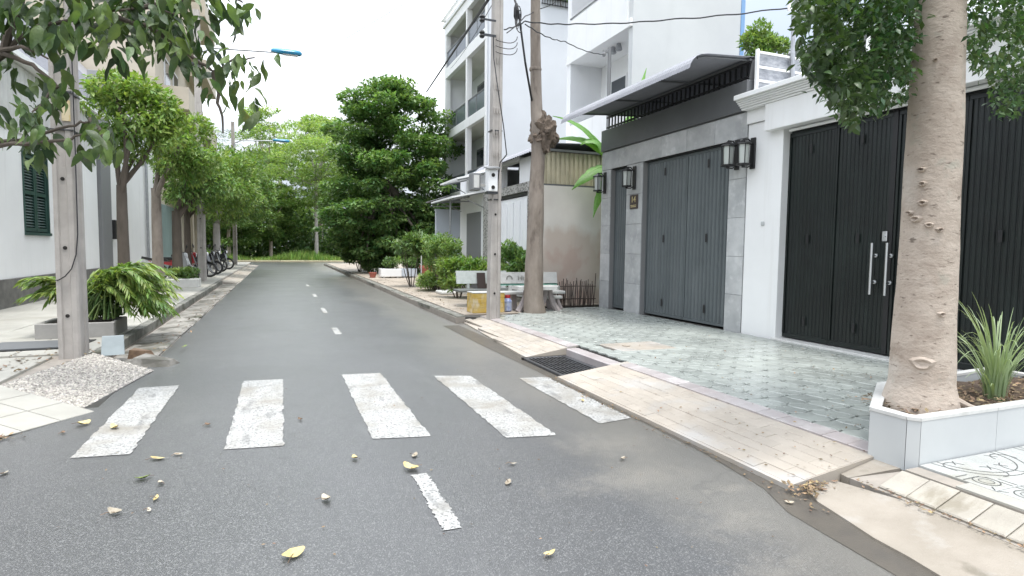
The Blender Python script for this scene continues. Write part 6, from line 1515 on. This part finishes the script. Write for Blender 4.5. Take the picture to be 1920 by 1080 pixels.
for i, (p, L_, m_, lab) in enumerate(fl_):
    w = atZ(p[0], p[1], .006)
    if p == (345,650): w = atZ(p[0], p[1], .05)
    L_ = L_*.82; t = root('fallen_leaf', lab, 'leaf', tuple(w), 'fallen leaves on the road')
    inst('blade', curled(L_, L_*rr_.uniform(.20,.34), rr_.uniform(.12,.5), m_, i), w, t, (rr_.uniform(-.15,.15), rr_.uniform(-.25,.25), rr_.uniform(0,6.28)))
    mb = MB(); az = rr_.uniform(0,6.28); mb.tube([tuple(w+Vector((0,0,.006))), tuple(w+Vector((L_*.4*math.cos(az),L_*.4*math.sin(az),.012))), tuple(w+Vector((L_*.75*math.cos(az),L_*.75*math.sin(az),.004)))], .0016, 4); obj('stalk', mb, m_brownleaf, t)
def litter(name, label, n, sampler, sz, m_=m_litter, seed=1):
    q = np.random.RandomState(seed); P = np.array([sampler(q) for _ in range(n)]); d = q.normal(size=(n,3)); d[:,2] = q.uniform(-.05,.35,n); d = unit(d)
    s = unit(np.cross(d, np.tile([0,0,1.],(n,1))+q.normal(0,.3,(n,3)))); L_ = (sz*q.uniform(.5,1.5,n))[:,None]
    V = np.stack([P, P+d*L_*.5+s*L_*.25, P+d*L_, P+d*L_*.5-s*L_*.25],1).reshape(-1,3); b = (np.arange(n)*4)[:,None]
    npmesh(name, V, np.concatenate([b+[0,2,1], b+[0,3,2]],1).reshape(-1,3), m_, None, tuple(P.mean(0)), kind='stuff', label=label)
def ramp_pt(q): 
    x = 2.8+q.rand()*.82; y = 2.55+q.rand()**1.4*3.0; return (x, y, .04+(x-2.76)/.87*.115+.004)
litter('leaf_litter', 'scattered dry leaf bits on the near ramp', 90, ramp_pt, .022, seed=2)
litter('leaf_litter', 'scattered dry leaf bits on the wet pavement before the gates', 170, lambda q: (3.7+q.rand()*2.6, 2.9+q.rand()**1.6*4.2, .158), .024, seed=3)
litter('leaf_litter', 'leaf debris along the foot of the ramps', 190, lambda q: (2.70+q.normal()*.035, 2.2+q.rand()*3.6, .012), .022, seed=4)
litter('leaf_litter', 'heap of decaying leaves at the ramp corner', 150, lambda q: (2.86+q.normal()*.07, 2.45+q.normal()*.035, .02+.03*q.rand()), .03, seed=5)
litter('leaf_litter', 'leaf debris in the seam of the lower right apron', 130, lambda q: (3.15+q.normal()*.02, 1.2+q.rand()*1.2, .065), .022, seed=6)
litter('leaf_litter', 'dry brown mulch of leaves covering the tree box soil', 900, lambda q: (3.6+q.rand()*2.0, 2.36+q.rand()*.5, .40+.02*q.rand()), .035, m_litter, 7)
litter('leaf_litter', 'dead leaves strewn around the nearest left pole', 110, lambda q: (-2.55+q.normal()*.33, 7.5+q.normal()*.45, .157), .05, seed=8)
litter('leaf_litter', 'leaf debris along the left gutter', 190, lambda q: (-1.52+q.normal()*.1, 7.9+q.rand()**1.3*12, .035), .045, seed=9)
litter('leaf_litter', 'yellowed leaf heap at the corner ramp edge', 90, lambda q: (-1.97+q.normal()*.10, 5.13+q.normal()*.03, .012+.008*q.rand()), .032, m_litter, seed=10)
litter('leaf_litter', 'fine leaf specks scattered over the asphalt', 260, lambda q: (-1.3+q.rand()*4.0, 2.0+q.rand()**1.5*14, .008), .016, seed=11)
litter('leaf_litter', 'brown leaf litter along the right footpath kerb', 260, lambda q: (3.25+abs(q.normal())*.35, 10.8+q.rand()**1.4*20, .158), .045, seed=12)
